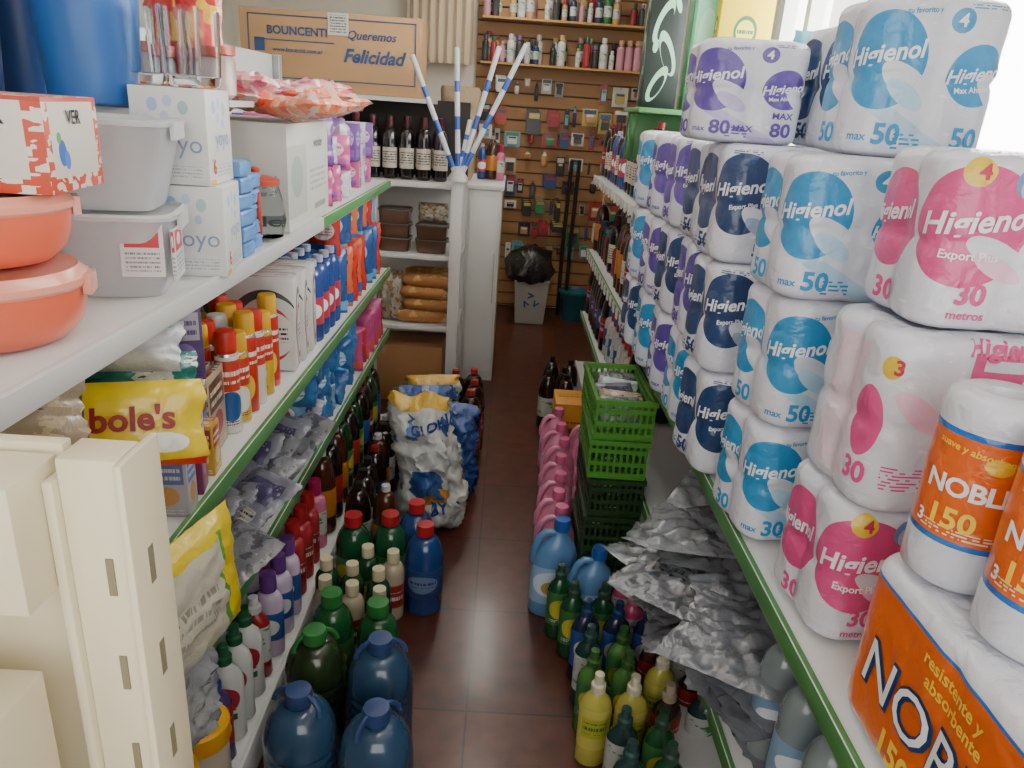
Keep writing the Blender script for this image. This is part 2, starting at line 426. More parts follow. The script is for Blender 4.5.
def T(kind,col,num):
    i=INK[col]; A=dict(shear=.25,rot=.16,bold=.025)
    if kind=='tear':
        t=[('Higienol',.036,W,-.088,.152,A),('Higienol',.028,W,.062,.13,A),
         (num,.044,i,-.06,.034,dict(bold=.03)),(num,.044,i,.066,.034,dict(bold=.03)),('4',.026,W,.022,.204,dict(bold=.03)),('tu favorito y',.011,i,-.04,.215,dict(rot=.1)),
         ('Higienol',.036,W,-.235,.15,A),(num,.044,i,-.215,.032,dict(bold=.03)),('Max Ahorro',.012,W,.062,.108,dict(rot=.1)),('max',.018,i,-.105,.03,{})]
        if num=='80': t+=[('MAX',.02,i,.066,.068,dict(bold=.03)),('MAX',.02,i,-.012,.034,dict(bold=.03))]
        return t
    if kind=='half':
        return [('Higienol',.036,W,-.08,.155,A),('Higienol',.032,i,.06,.205,dict(shear=.25,bold=.035)),('Export Plus',.013,W,-.07,.12,dict(rot=.16)),
         ('Higienol',.036,W,-.225,.145,A),(num,.036,i,-.02,.032,dict(bold=.03)),(num,.044,i,-.205,.032,dict(bold=.03)),('metros',.014,i,.05,.025,{})]
    if kind=='pink':
        return [('Higienol',.042,W,-.065,.15,dict(shear=.25,rot=.14,bold=.025)),('Higienol',.026,W,.08,.112,dict(shear=.25,rot=.1,bold=.03)),('Export Plus',.016,W,-.065,.105,dict(bold=.02)),
         (num,.04,i,-.05,.052,dict(bold=.03)),('metros',.017,i,-.05,.024,dict(bold=.02)),(num,.04,i,.07,.05,dict(bold=.03)),('metros',.017,i,.07,.022,dict(bold=.02)),
         ('4-3',.026,red_,.06,.214,dict(bold=.03)),('4',.028,red_,-.072,.214,dict(bold=.03)),('Higienol',.036,W,-.225,.145,A),(num,.044,i,-.205,.032,dict(bold=.03))]
    return [('Higienol',.022,W,.043,.165,dict(shear=.25,bold=.03)),('Higienol',.03,i,.03,.228,dict(shear=.2,bold=.03)),('3',.026,red_,-.1,.196,dict(bold=.03)),('3 en 1',.014,W,.043,.185,dict(bold=.03)),(num,.04,i,-.13,.05,dict(bold=.03))]
PK={}
for nm,kind,col,num in (('sky','tear',sky,'50'),('sky30','tear',sky,'30'),('navy','half',navy,'50'),('pink','pink',pink,'30'),('purp','tear',purp,'80'),('purph','half',purp,'80'),('pinkbox','pinkbox',pink,'30')):
    PK[nm]=make_pack('pack_'+nm,.225,.205,.238,wrapmat('tissue_wrap_'+nm,col,kind),topm,T(kind,col,num))
def tp(k,x,y,z,rz=0,s=1): place('toilet_paper_pack',PK[k],(x,y,z),rz=rz,s=s)
h=.24;z0=.845
tp('pink',.625,1.055,z0,.06); tp('pinkbox',.64,1.045,z0+.24,.06,(1.08,1.05,1.13)); tp('pink',.665,1.055,z0+.515,-.03,(1.0,1,.96))
tp('sky',.685,1.41,z0+3*h,-.02,(1.03,1,1.05)); tp('navy',.735,1.70,z0+3*h,.05)
tp('sky30',.590,1.345,z0,.12); tp('sky',.59,1.345,z0+h,.14); tp('sky',.585,1.34,z0+2*h,.02,(1.04,1,1))
tp('navy',.56,1.62,z0,.14); tp('navy',.55,1.635,z0+h,.08); tp('navy',.545,1.65,z0+2*h,.04); tp('purp',.49,1.73,z0+3*h,-.03,(1.0,.98,.84))
for j,(yy,ks) in enumerate(((1.89,('sky30','purph','navy')),(2.12,('purp','navy','purph')),(2.35,('sky','purp','purp')),(2.585,('navy','sky','sky')))):
    for i,k in enumerate(ks): tp(k,.575-.008*j-.006*i,yy,z0+i*h,rnd(-.08,.16))
for yy,ks in ((1.09,('pink','pink','sky','navy')),(1.36,('pink','sky','navy')),(1.63,('sky','navy','sky')),(1.88,('navy','purp','sky')),(2.13,('sky','sky','purp'))):
    for i,k in enumerate(ks): tp(k,.90,yy,z0+i*h,rnd(-.03,.03))
# paper towels
orange='#e0641e'
tw=mat('paper_towel_wrap','#dcdee6',.36,layers=(('b',.28,.80,orange),('b',.25,.28,'#2a6fc0'),('b',.80,.83,'#2a6fc0'),('e',.56,.70,.04,.04,'#e8c02a'),('t',.38,.62,.3,.34,60,'#f4e0c0')),coat=.6,bump=.65,bscale=26)
b=MB(); H=.245;r=.06
pr=[(.02,.004,tw),(r*.8,0,tw),(r,.01,tw)]+[(r*(1+.008*math.sin(i*1.3)),.01+i*.022,tw) for i in range(1,10)]+[(r,H-.02,tw),(r*.93,H-.006,tw),(r*.7,H,tw),(r*.35,H-.002,tw),(r*.3,H-.015,tw)]
b.lathe(pr,40)
cyl=lambda x,y:Vector((math.sin(x/r)*(r+.0022),-math.cos(x/r)*(r+.0022),y))
yel=mat('ink_yellow','#f2d040',.4)
for sh in (0,-.185):
    b.text('NOBLE',.032,W,cyl,at=(sh,.135),bold=.03,track=.95); b.text('150',.036,yel,cyl,at=(sh-.01,.095),bold=.03);b.text('3',.022,W,cyl,at=(sh-.045,.055+.03),bold=.03)
    b.text('suave y absorbente',.012,yel,cyl,at=(sh+.0,.182),rot=-.1,bold=.02)
tow=b.build('paper_towel_roll',ang=60)
place('paper_towel_roll',tow,(.585,.795,1.09),rz=-.75)
place('paper_towel_roll',tow,(.60,.665,1.09),rz=-.85)
place('paper_towel_roll',tow,(.72,.80,1.09),rz=-.5)
ow=mat('towel_bundle_wrap',orange,.35,layers=(('b',0,.06,'#dcdee6'),('b',.92,1,'#dcdee6'),('b',.90,.92,'#2a6fc0'),('e',.3,.2,.05,.14,'#e8c02a')),coat=.7,bump=.7,bscale=20)
nb=INK[navy]
bundle=make_pack('towel_bundle',.36,.44,.24,ow,topm,[('NOBLE',.095,nb,-.385,.105,dict(bold=.045,shear=.1,off=.0015)),('NOBLE',.095,W,-.385,.107,dict(bold=.0,shear=.1,off=.004)),('resistente y',.024,yel,-.37,.195,dict(rot=-.04,bold=.02)),('absorbente',.024,yel,-.36,.17,dict(rot=-.04,bold=.02)),('150',.05,yel,-.43,.036,dict(bold=.03)),('3',.04,W,-.26,.05,dict(bold=.03))],rc=.055,dim=.004,levels=1)
place('paper_towel_bundle',bundle,(.695,.645,.845))
# ------------------------------------------------------------------ LEFT TOP SHELF
Z1=1.266
coral=mat('coral_plastic','#e06a4c',.3,coat=.4)
b=MB()
pr=[(.07,0,coral),(.088,.004,coral),(.107,.022,coral),(.115,.045,coral),(.118,.068,coral),(.118,.074,coral)]
b.lathe(pr,40)
lid=mat('coral_lid','#e89a84',.25,coat=.6)
b.lathe([(.119,.070,lid),(.123,.074,lid),(.123,.082,lid),(.115,.088,lid),(.110,.093,lid),(.104,.09,lid),(.05,.092,lid),(.01,.092,lid)],40)
for a in (0,math.pi/2,math.pi,-math.pi/2):
    M=Matrix.Rotation(a,4,'Z'); b.box(-.02,.02,-.128,-.118,.06,.084,lid,M=M)
bowl=b.build('bowl')
place('food_storage_bowl',bowl,(-.68,.955,Z1),rz=.3,s=(1,1,1.08)); place('food_storage_bowl',bowl,(-.69,.97,Z1+.102),rz=.6,s=(.95,.95,1.0))
redbox=mat('red_white_carton','#dcd6cc',.45,layers=(('v',14,['#c8472c','#e8dccf'],0,1,0,.16),('v',14,['#c8472c','#e8dccf'],0,.09,0,1),('v',14,['#c8472c','#e8dccf'],.91,1,0,1),('r',0,1,.95,1,'#b8402c'),('e',.26,.42,.07,.14,'#2f5fae'),('e',.33,.34,.05,.1,'#4a7ac0'),('e',.22,.58,.04,.06,'#5a9a50')))
b=MB();b.box(-.13,.13,-.08,.08,0,.115,redbox,P('#b88a78'));b.text('PLOVER',.026,P('#3a3a3a'),lambda x,y:Vector((x,-.0815,y)),at=(.04,.09));b.text('VER',.024,P('#3a3a3a'),lambda x,y:Vector((.1315,x,y)),at=(0,.09))
place('cookware_box',b.build('redbox',bevel=.002),(-.70,1.0,Z1+.197),rz=.12)
clear=mat('frosted_clear_plastic','#f0f4f8',.3,trans=.5,coat=.4,ior=1.2)
lidf=mat('frosted_lid','#eaeef0',.25,trans=.3,coat=.3)
def tub(w,d,h,m,lidm,tap=.85):
    b=MB();n=32;rings=[(tap,0),(tap+.03,.006),(.98,h*.93),(1,h*.95)]
    base=len(b.v)
    for k,z in rings:
        for i in range(n):
            a=2*math.pi*i/n; c,s_=math.cos(a),math.sin(a)
            e=.35; x=math.copysign(abs(c)**e,c)*w/2*k; y=math.copysign(abs(s_)**e,s_)*d/2*k
            b.v.append(Vector((x,y,z)))
    for j in range(3):
        for i in range(n):
            q=(i+1)%n; b.face((base+j*n+i,base+j*n+q,base+(j+1)*n+q,base+(j+1)*n+i),m)
    b.face(tuple(base+i for i in range(n))[::-1],m)
    prev=base+3*n
    for k,z in ((1.04,h*.95),(1.05,h),(.96,h+.003),(.94,h-.004),(.02,h-.004)):
        st=len(b.v)
        for i in range(n):
            v=b.v[base+3*n+i]; b.v.append(Vector((v.x*k,v.y*k,z)))
        for i in range(n):
            q=(i+1)%n; b.face((prev+i,prev+q,st+q,st+i),lidm)
        prev=st
    b.face(tuple(prev+i for i in range(n)),lidm)
    b.box(-w*.53,-w*.50,-d*.2,d*.2,h*.8,h*1.0,lidm); b.box(w*.50,w*.53,-d*.2,d*.2,h*.8,h*1.0,lidm)
    return b
t=tub(.2,.2,.135,clear,lidf,.72)
tagm=mat('container_tag','#d4d6d8',.4,layers=(('r',.1,.9,.55,.95,'#b83040'),('e',.5,.76,.2,.12,'#e8e8e8'),('t',.1,.9,.1,.5,12,'#777777')))
t.box(.02,.085,-.100,-.094,.03,.115,tagm,M=Matrix.Rotation(-.1,4,'X')); t.box(.094,.1,-.08,.0,.03,.115,tagm)
tubm=t.build('food_container',ang=35)
place('food_container',tubm,(-.66,1.27,Z1),rz=.25)
t=tub(.21,.2,.14,clear,lidf,.66)
place('food_container',t.build('food_container2',ang=35),(-.665,1.28,Z1+.139),rz=.2)
bluep=mat('blue_bucket_plastic','#2a60a4',.35); blue2=mat('dark_blue_bucket_plastic','#2c4a80',.35)
def bucket(m,h,r0,r1):
    b=MB(); b.lathe([(r0*.9,0,m),(r0,.004,m),(r0+(r1-r0)*.5,h*.5,m),(r1,h,m),(r1+.008,h+.002,m),(r1+.008,h-.014,m),(r1+.002,h-.014,m)],36,caps=False); b.lathe([(r1-.003,h,m),(r0-.003,.008,m),(.002,.008,m)],36,caps=False); b.lathe([(.002,0,m),(r0*.9,0,m)],36,caps=False); return b.build('bucket')
place('plastic_bucket',bucket(bluep,.34,.075,.095),(-.755,1.43,1.56)); place('plastic_bucket',bucket(blue2,.34,.08,.10),(-.93,1.3,1.56))
place('plastic_bucket',bucket(blue2,.34,.075,.095),(-.945,1.55,1.56))
b=MB();b.box(-1.02,-.68,1.41,1.7,1.54,1.558,white);b.box(-1.02,-.80,1.16,1.41,1.54,1.558,white)
b.box(-1.02,-1.0,1.16,1.7,1.267,1.54,white)
b.box(-.82,-.80,1.67,1.7,1.267,1.54,white)
place('shelf_riser',b.build('riser'))
ym=mat('mug_carton','#dcdedc',.45,layers=(('e',.3,.82,.07,.07,'#9db7dd'),('e',.5,.86,.06,.06,'#b4c6e3'),('e',.7,.8,.07,.07,'#a0bcc0'),('e',.45,.70,.06,.06,'#b7c7e0'),('e',.65,.64,.05,.05,'#a8b8dc'),('e',.2,.68,.05,.05,'#c8d4e8'),('r',0.02,.24,0,.06,'#e3b04a'),('t',.3,.9,.08,.2,26,'#a8b0b8')))
b=MB();b.box(-.065,.065,-.075,.075,0,.165,ym)
fr=lambda x,y:Vector((x,-.0765,y)); rt=lambda x,y:Vector((.0665,x,y))
b.text('yoyo',.045,P('#8a9ac0'),fr,at=(.012,.07),bold=0); b.text('6',.04,P('#c8502a'),fr,at=(-.042,.03),bold=.03)
b.text('6',.036,P('#c8502a'),rt,at=(-.045,.03),bold=.03); b.text('yoyo',.042,P('#8a9ac0'),rt,at=(.01,.08),bold=0)
yb=b.build('yoyo_box',bevel=.0015)
place('glassware_box',yb,(-.60,1.455,Z1),rz=.15); place('glassware_box',yb,(-.615,1.46,Z1+.167),rz=.08)
place('glassware_box',yb,(-.75,1.5,Z1),rz=-.05)
glass=mat('clear_glass','#f4f8fa',.03,trans=1,ior=1.2)
b=MB();b.lathe([(.02,0,glass),(.027,.004,glass),(.03,.02,glass),(.033,.13,glass),(.031,.13,glass),(.027,.02,glass),(.005,.016,glass)],24)
gl=b.build('tumbler')
for x,y in ((-.66,1.43),(-.59,1.42),(-.65,1.5),(-.58,1.49)): place('drinking_glass',gl,(x,y,Z1+.334))
g=group('blue_soap_dish_stack'); lb=mat('light_blue_plastic','#6290c8',.3,coat=.4)
b=MB();b.box(-.035,.035,-.035,.035,0,.031,lb);b.box(-.037,.037,-.037,.037,.022,.026,lb);sb=b.build('dish',bevel=.004)
for i in range(6): place('dish_%d'%i,sb,(-.585+rnd(-.003,.003),1.60,Z1+i*.0335),rz=rnd(-.1,.1),parent=g)
for i in range(5): place('dish_b%d'%i,sb,(-.60+rnd(-.003,.003),1.69,Z1+i*.0335),rz=rnd(-.1,.1),parent=g)
b=MB();rd=P('#a8402c',.4)
b.lathe([(.045,0,glass),(.06,.01,glass),(.068,.05,glass),(.06,.1,glass),(.052,.13,glass)],28)
b.lathe([(.055,.13,rd),(.056,.142,rd),(.03,.15,rd),(.01,.152,rd)],28); b.lathe([(.01,.15,rd),(.012,.165,rd),(.004,.17,rd)],12)
b.tube([(.05,0,.12),(.09,0,.12),(.105,0,.08),(.09,0,.03),(.06,0,.03)],.006,rd)
place('glass_teapot',b.build('teapot'),(-.60,1.80,Z1),rz=-1.2)
wc=mat('white_carton','#cfcfc7',.5,layers=(('r',.0,.42,.12,.8,'#b4b8ae'),('e',.2,.5,.13,.2,'#94a098'),('r',.6,.9,.1,.16,'#8a8f8c'),('t',.5,.92,.3,.55,16,'#a0a4a0')))
b=MB();b.box(-.17,.17,-.24,.24,0,.265,wc,P('#bdbdb5'))
b.text('wonder',.035,P('#5d6560'),lambda x,y:Vector((.1715,x,y)),at=(.1,.21)); b.text('wonder',.03,P('#5d6560'),lambda x,y:Vector((x,-.2415,y)),at=(.08,.03))
place('appliance_box',b.build('wbox',bevel=.002),(-.73,2.14,Z1),rz=.03)
def pm(name,base,cols,sc=7,bump=.5,coat=.5,extra=()):
    return mat(name,base,.35,layers=(('v',sc,cols),)+tuple(extra),coat=coat,bump=bump,bscale=40)
candy=pm('snack_bag_orange','#e88060',['#e8724a','#e8a890','#e06848','#ecd0c8','#e89868','#e8d8d0'],9)
pinkb=pm('snack_bag_pink','#e58aa0',['#e08aa4','#ecc0c8','#e8b0a8','#d86a84','#ecd8d8'],8)
purpk=mat('purple_pack','#6a4488',.35,layers=(('e',.5,.6,.35,.2,'#c8b0e0'),('r',.1,.9,.1,.3,'#8a5aa8'),('t',.2,.8,.5,.7,8,'#4a2a80')),coat=.4,bump=.3)
pinkk=mat('pink_pack','#b84a80',.35,layers=(('e',.5,.6,.35,.22,'#e8c8d4'),('r',.1,.9,.1,.28,'#7a4a90'),('t',.2,.8,.5,.7,8,'#a02868')),coat=.4,bump=.3)
whk=mat('white_pack','#c8c4cc',.35,layers=(('e',.5,.6,.35,.22,'#8a6ab0'),('t',.2,.8,.1,.4,8,'#a05080')),coat=.4,bump=.3)
bg=[bag('snack_%d'%i,.16,.20,.05,m,seed=i,crum=.014) for i,m in enumerate((candy,pinkb,candy,pinkb))]
for i in range(18):
    x=-.59-.08*(i%4); y=1.90+.09*(i//4)
    place('snack_bag',bg[i%4],(x,y+.1,Z1+.295+.022*(i%2)+.01*(i%3)),rx=math.radians(84),rz=rnd(-1,1))
red_bag=bag('redyel',.16,.2,.06,pm('red_yellow_bag','#c83028',['#c83028','#e8b030','#d84038','#b02020'],5),seed=5)
place('candy_bag',red_bag,(-.74,1.80,1.63),rz=.2,rx=-.1)
jr=mat('jar_glass','#e8d8d0',.1,trans=.5)
b=MB();b.lathe([(.03,0,jr),(.045,.01,jr),(.045,.08,jr),(.038,.09,rd),(.046,.092,rd),(.046,.11,rd),(.01,.112,rd)],24);jarm=b.build('rjar')
b=MB();b.box(-1.02,-.62,1.72,1.88,1.565,1.578,white);b.box(-1.02,-1.0,1.72,1.88,1.267,1.565,white);b.box(-.8,-.785,1.86,1.88,1.267,1.565,white);place('shelf_riser',b.build('riser2'))
place('red_lid_jar',jarm,(-.67,1.78,1.579)); place('red_lid_jar',jarm,(-.79,1.75,1.579))
tall=[cart('purple_carton',.09,.05,.14,purpk),cart('pink_carton',.09,.05,.10,pinkk),bag('pads_purple',.13,.15,.06,purpk,seed=11,crum=.005),bag('pads_pink',.13,.12,.06,pinkk,seed=12,crum=.005),bag('pads_white',.12,.09,.06,whk,seed=13,crum=.005),cart('white_carton_small',.08,.05,.08,whk)]
g=group('sanitary_product_packs')
y=2.47
while y<3.4:
    for x in (-.64,-.78,-.92):
        z=Z1
        while z<1.44:
            m=random.choice(tall); place('pack',m,(x+rnd(-.01,.01),y,z),rz=rnd(-.2,.2)+math.pi/2*(rnd(0,1)<.3),parent=g)
            z+=max(v.co.z for v in m.vertices)+.003
    y+=.12
# ------------------------------------------------------------------ LEFT SHELF 2
Z2=.866
nob=mat('yellow_snack_wrapper','#dcc020',.32,layers=(('b',0,.09,'#c8282a'),('e',.84,.3,.09,.12,'#e8e8e0'),('e',.10,.75,.06,.12,'#c89018')),coat=.8,bump=.6,bscale=14)
b=MB();b.pillow(.34,.14,.08,nob,seed=21,crum=.007,sc=14,nx=28,ny=18)
b.text("nobole's",.052,P('#8a1a1a'),lambda x,y:Vector((x,-.04*max(0,((1-abs(x/.17)**2.6)*(1-abs((y-.07)/.07)**3)))**.55-.010,y)),at=(.045,.082),bold=.03)
nobm=b.build('nob',ang=70)
place('yellow_noodle_bag',nobm,(-.635,1.05,1.02),rx=-.3,rz=.3)
place('yellow_noodle_bag',bag('nob2',.3,.16,.1,nob,seed=23,crum=.01),(-.68,.99,Z2+.0),rz=.35,rx=-.1)
gb=mat('teal_bag','#2f7a72',.3,layers=(('n',3,.5,'#c8d0d0'),('n',6,.64,'#1f5a58')),coat=.6,bump=.6)
wb=mat('white_film_bag','#c8ccd0',.3,layers=(('n',4,.62,'#9ab8b0'),),coat=.6,bump=.8,bscale=20)
beb=mat('beige_bag','#a89880',.35,layers=(('n',4,.55,'#c8b898'),('n',6,.64,'#7a4a30')),coat=.6,bump=.8,bscale=20)
for (i,m,w,hh,x,y,z,rx,rz) in ((31,gb,.20,.09,-.63,1.20,1.075,-.3,.3),(32,wb,.20,.09,-.64,1.17,1.145,-.6,.2),(33,wb,.26,.2,-.84,1.05,Z2,0,.2),(34,beb,.28,.14,-.80,.95,1.08,-.2,.4),(35,gb,.2,.2,-.86,1.2,Z2,0,.1),(36,beb,.24,.14,-.70,.93,1.10,-.4,.3),(37,wb,.26,.16,-.66,.80,.88,-.1,.3),(38,wb,.26,.16,-.82,1.2,1.10,-.4,.1)):
    place('napkin_bag',bag('nap%d'%i,w,hh,.09,m,seed=i,crum=.012),(x,y,z),rx=rx,rz=rz)
bx=[cart('bx%d'%i,w,d,hh,mat('carton_print_%d'%i,c[0],.4,layers=(('r',.08,.92,.55,.92,c[1]),('e',.5,.35,.3,.16,c[2]),('t',.15,.85,.6,.85,8,c[3]),('t',.1,.9,.04,.14,20,c[3])),coat=.2)) for i,(w,d,hh,c) in enumerate((
 (.06,.05,.17,['#7a2f55','#b8b0b8','#a060a0','#5a2050']),(.07,.05,.15,['#5a4478','#b0a8b8','#8a70b0','#402868']),(.08,.05,.12,['#a0a0ac','#5a6aa0','#b88850','#c0c0c8']),
 (.06,.05,.19,['#c0bcb0','#4a6a9a','#b05a40','#a03038']),(.07,.06,.13,['#286868','#a8b8b8','#c8b050','#1a5a58']),(.05,.05,.11,['#b89030','#8a3020','#d0c090','#d8d0c8']),(.015,.12,.18,['#a89880','#5a3a28','#8a2a2a','#d0c8b8'])))]
g=group('household_cartons')
for (x,y,z,i,rz) in ((-.66,1.24,Z2,3,.2),(-.72,1.26,Z2+.0,0,.1),(-.66,1.31,Z2,0,0),(-.62,1.38,Z2,3,0),(-.70,1.38,Z2,1,.1),(-.80,1.35,Z2,4,.3),(-.64,1.31,Z2+.172,2,.3),(-.70,1.36,Z2+.152,1,.2),(-.62,1.39,Z2+.192,1,.4),(-.60,1.46,Z2,6,.1),(-.625,1.46,Z2,6,.12),(-.65,1.46,Z2,6,.1),(-.675,1.46,Z2,6,.08),(-.70,1.46,Z2,6,.0),(-.76,1.46,Z2,0,0),(-.90,1.34,Z2,3,0),(-.88,1.42,Z2,1,.3),(-.585,1.28,Z2,0,.2),(-.585,1.20,Z2,2,.1),(-.585,1.36,Z2,5,.1)):
    place('carton',bx[i],(x,y,z),rz=rz,parent=g)
def canm(name,c1,c2,c3): return mat(name,c1,.3,layers=(('b',.55,.95,c2),('e',.5,.35,.18,.2,c3),('e',0,.35,.18,.2,c3),('t',.3,.7,.08,.15,30,'#333333'),('t',.1,.9,.65,.85,8,'#e8e0d0')),coat=.5)
yc=P('#c89a24',.35); rc_=P('#b82a20',.35)
cans=[spraycan('can0',.25,.026,canm('can_red','#b83020','#b83020','#d8c440'),yc),spraycan('can1',.24,.026,canm('can_white','#d0ccc0','#b83828','#2a5a9a'),rc_),spraycan('can2',.22,.026,canm('can_yellow','#c8a028','#b83828','#d8d8d0'),yc),spraycan('can3',.24,.026,canm('can_green','#2f7a40','#d0d0c8','#b83020'),P('#d8d8d8',.3))]
for i in range(6):
    for j,x in enumerate((-.605,-.67,-.735,-.80)):
        if (i+j)%7==6: continue
        place('insecticide_spray_can',cans[[1,0,2,1,0,3][(i*2+j)%6]],(x+rnd(-.004,.004),1.56+i*.06,Z2),rz=rnd(-.8,.8))
g=group('laundry_detergent_bags')
lm=[mat('det_red','#b83028',.35,layers=(('e',.5,.6,.38,.2,'#d8d4cc'),('r',.1,.9,.1,.3,'#2a50a0'),('t',.2,.8,.5,.7,16,'#c83028')),coat=.5,bump=.4),
    mat('det_blue','#2a5088',.35,layers=(('e',.5,.6,.36,.2,'#d0d8e0'),('e',.5,.6,.28,.14,'#c05a38'),('b',.05,.2,'#5aa0c8')),coat=.5,bump=.4),
    mat('det_orange','#c8603a',.35,layers=(('e',.5,.62,.36,.18,'#e0c850'),('b',.08,.25,'#2456a0')),coat=.5,bump=.4),
    mat('det_sky','#6a94b4',.35,layers=(('e',.5,.55,.3,.25,'#d8dee4'),('e',.5,.55,.2,.16,'#b84860')),coat=.5,bump=.4)]
lb_=[bag('detb%d'%i,.16,.23,.07,m,seed=40+i,crum=.008) for i,m in enumerate(lm)]
blt=bottle('blue_bottle_tall',.26,.035,P('#2c4684',.2,coat=.4),P('#a8acc0',.3),mat('lab_bl','#a83848',.4,layers=(('e',.5,.5,.2,.3,'#ffffff'),)),neck=.014)
swm=mat('swoosh_carton','#d4d4d0',.4,layers=(('e',.6,.45,.5,.42,'#2a2a30'),('e',.66,.42,.46,.38,'#d4d4d0'),('e',.62,.4,.34,.3,'#b83030'),('e',.68,.4,.3,.24,'#dcdcd8'),('t',.45,.9,.32,.48,20,'#3a3a3a')),coat=.3)
swb=cart('swoosh_box',.20,.085,.27,swm,bev=.012)
for y in (2.0,2.09,2.18): place('bleach_pack',swb,(-.67,y,Z2),rz=.12)
y=2.28
while y<3.4:
    if y<2.6:
        for x in (-.60,-.68,-.76): place('bottle',blt,(x,y,Z2),parent=g)
        y+=.08
    else:
        for x in (-.64,-.83):
            place('bag',random.choice(lb_),(x,y,Z2),parent=g,rz=rnd(-.3,.4),rx=rnd(-.1,.1));
            place('bag',random.choice(lb_),(x,y+.02,Z2+.2),parent=g,rz=rnd(-.4,.4),s=.7)
        y+=.1
# ------------------------------------------------------------------ LEFT SHELF 3
Z3=.571
silver=mat('silver_foil_pack','#86888e',.3,layers=(('n',5,.56,'#5e6068'),('t',.2,.6,.3,.6,10,'#3a3c44'),('n',7,.68,'#b4b6ba')),coat=.5,bump=.6,metal=.2)
silver2=mat('printed_foil_pack','#7a7c88',.3,layers=(('r',.15,.85,.5,.85,'#4a4468'),('r',.2,.8,.15,.4,'#b0aca4'),('t',.22,.78,.17,.38,16,'#2a2a34'),('n',7,.66,'#a0a2a8')),coat=.5,bump=.6)
sp_=[bag('silver_pack',.17,.21,.03,silver,seed=51,crum=.011),bag('silver_pack2',.16,.2,.03,silver2,seed=52,crum=.011)]
g=group('cleaning_cloth_packs')
for i in range(28):
    place('cloth',sp_[(i*2//3)%2],(-.66+rnd(-.03,.03)-.12*(i%2),1.32+i*.025,Z3+.005+.02*(i%3)),rx=math.radians(-62+rnd(-14,14)),rz=rnd(-.8,.3),parent=g)
bp=mat('blue_block_pack','#2f689c',.35,layers=(('e',.5,.5,.3,.25,'#c0d0e0'),('b',.75,.95,'#1a4a88'),('t',.2,.8,.4,.6,8,'#1a4a98')),coat=.4,bump=.4)
pp=mat('pink_block_pack','#b04478',.35,layers=(('e',.5,.55,.32,.22,'#e0b8c8'),('b',.1,.25,'#c8503a'),('t',.2,.8,.45,.65,8,'#a02060')),coat=.4,bump=.4)
pk=[bag('bp',.13,.13,.06,bp,seed=61,crum=.006),bag('pp',.15,.19,.06,pp,seed=62,crum=.006),bag('bp3',.12,.1,.06,lm[3],seed=63,crum=.006),bag('rp3',.14,.15,.06,lm[0],seed=64,crum=.006)]
g=group('toilet_block_packs'); y=2.06
while y<3.4:
    for x in (-.62,-.77,-.92):
        if y<2.75:
            z=Z3
            for q in range(3): place('pack',pk[random.choice((0,0,2))],(x+rnd(-.02,.02),y,z),rz=rnd(-.9,.9),rx=rnd(-.35,.2),parent=g); z+=.075
        else: place('pack',pk[random.choice((1,1,3))],(x,y,Z3),rz=rnd(-.4,.4),rx=rnd(-.1,.1),parent=g)
    y+=.085
ywb=mat('yellow_white_bag','#ccc8b8',.35,layers=(('r',.80,1,0,1,'#d8c020'),('b',.85,1,'#d8c020'),('r',.77,.80,0,.9,'#5a9a40'),('t',.1,.7,.3,.6,10,'#9a9a90')),coat=.5,bump=.5)
place('flour_bag',bag('ywb',.32,.25,.07,ywb,seed=71,crum=.012),(-.515,1.06,.635),rz=1.35,rx=-.05)
film=mat('clear_crumpled_film','#c0c6cc',.2,trans=.4,bump=1.,bscale=30,coat=.4)
place('plastic_film_bundle',bag('film',.16,.2,.06,film,seed=72,crum=.02,sc=20),(-.545,1.08,.42),rz=1.2)
# ------------------------------------------------------------------ LEFT FLOOR / DECK bottles
cola=P('#24120e',.08,coat=.8); dkg=P('#10401f',.1,coat=.8)
labs=[mat('lab_cola_red','#902420',.4,layers=(('t',.2,.8,.3,.7,3,'#d0d0d0'),)),mat('lab_white','#b8bcb8',.4,layers=(('n',6,.6,'#3a8a4a'),)),mat('lab_blue','#2a5090',.4,layers=(('e',.5,.5,.15,.3,'#d0d0d0'),)),mat('lab_grn','#38703c',.4,layers=(('e',.5,.5,.15,.3,'#c0b840'),('t',.35,.65,.1,.2,20,'#e0e0d0'))),mat('lab_org','#b07028',.4)]
caps=['#902018','#1a1a1a','#2f7a38','#902018','#b8b8b8','#5a3a80','#2a4a90']
sod=[bottle('soda%d'%i,.32,.048,[cola,cola,dkg,cola,P('#4a2410',.1,coat=.6),cola,dkg][i],P(caps[i],.35),labs[[0,1,3,2,4,0,1][i]],neck=.014,sh=.6,waist=.06) for i in range(7)]
y=2.35
while y<3.4:
    for x in ((-.37,-.475) if y<2.4 else (-.475,)):
        place('soda_bottle',sod[random.randrange(7)],(x+rnd(-.005,.008),y+rnd(-.008,.008),0),rz=rnd(0,6))
    for x in (-.60,-.705,-.81,-.915):
        place('soda_bottle',random.choice(sod),(x+rnd(-.005,.005),y,.121),rz=rnd(0,6))
    y+=.105
def trig(name,body,cap,lab):
    return bottle(name,.26,.038,body,cap,lab,neck=.016,sh=.66,caph=.05,capr=.022,sy=.75)
cl=[trig('cln%d'%i,P(bc,.25,coat=.3),P(cc,.35),labs[l]) for i,(bc,cc,l) in enumerate((('#c8c8c0','#b02a38',1),('#c87094','#a01a50',1),('#c8c8c0','#4a8a38',3),('#98b860','#58983a',3),('#c8b8d0','#6a3a88',2),('#c0c8c8','#2a5098',2),('#a83038','#a82028',0)))]
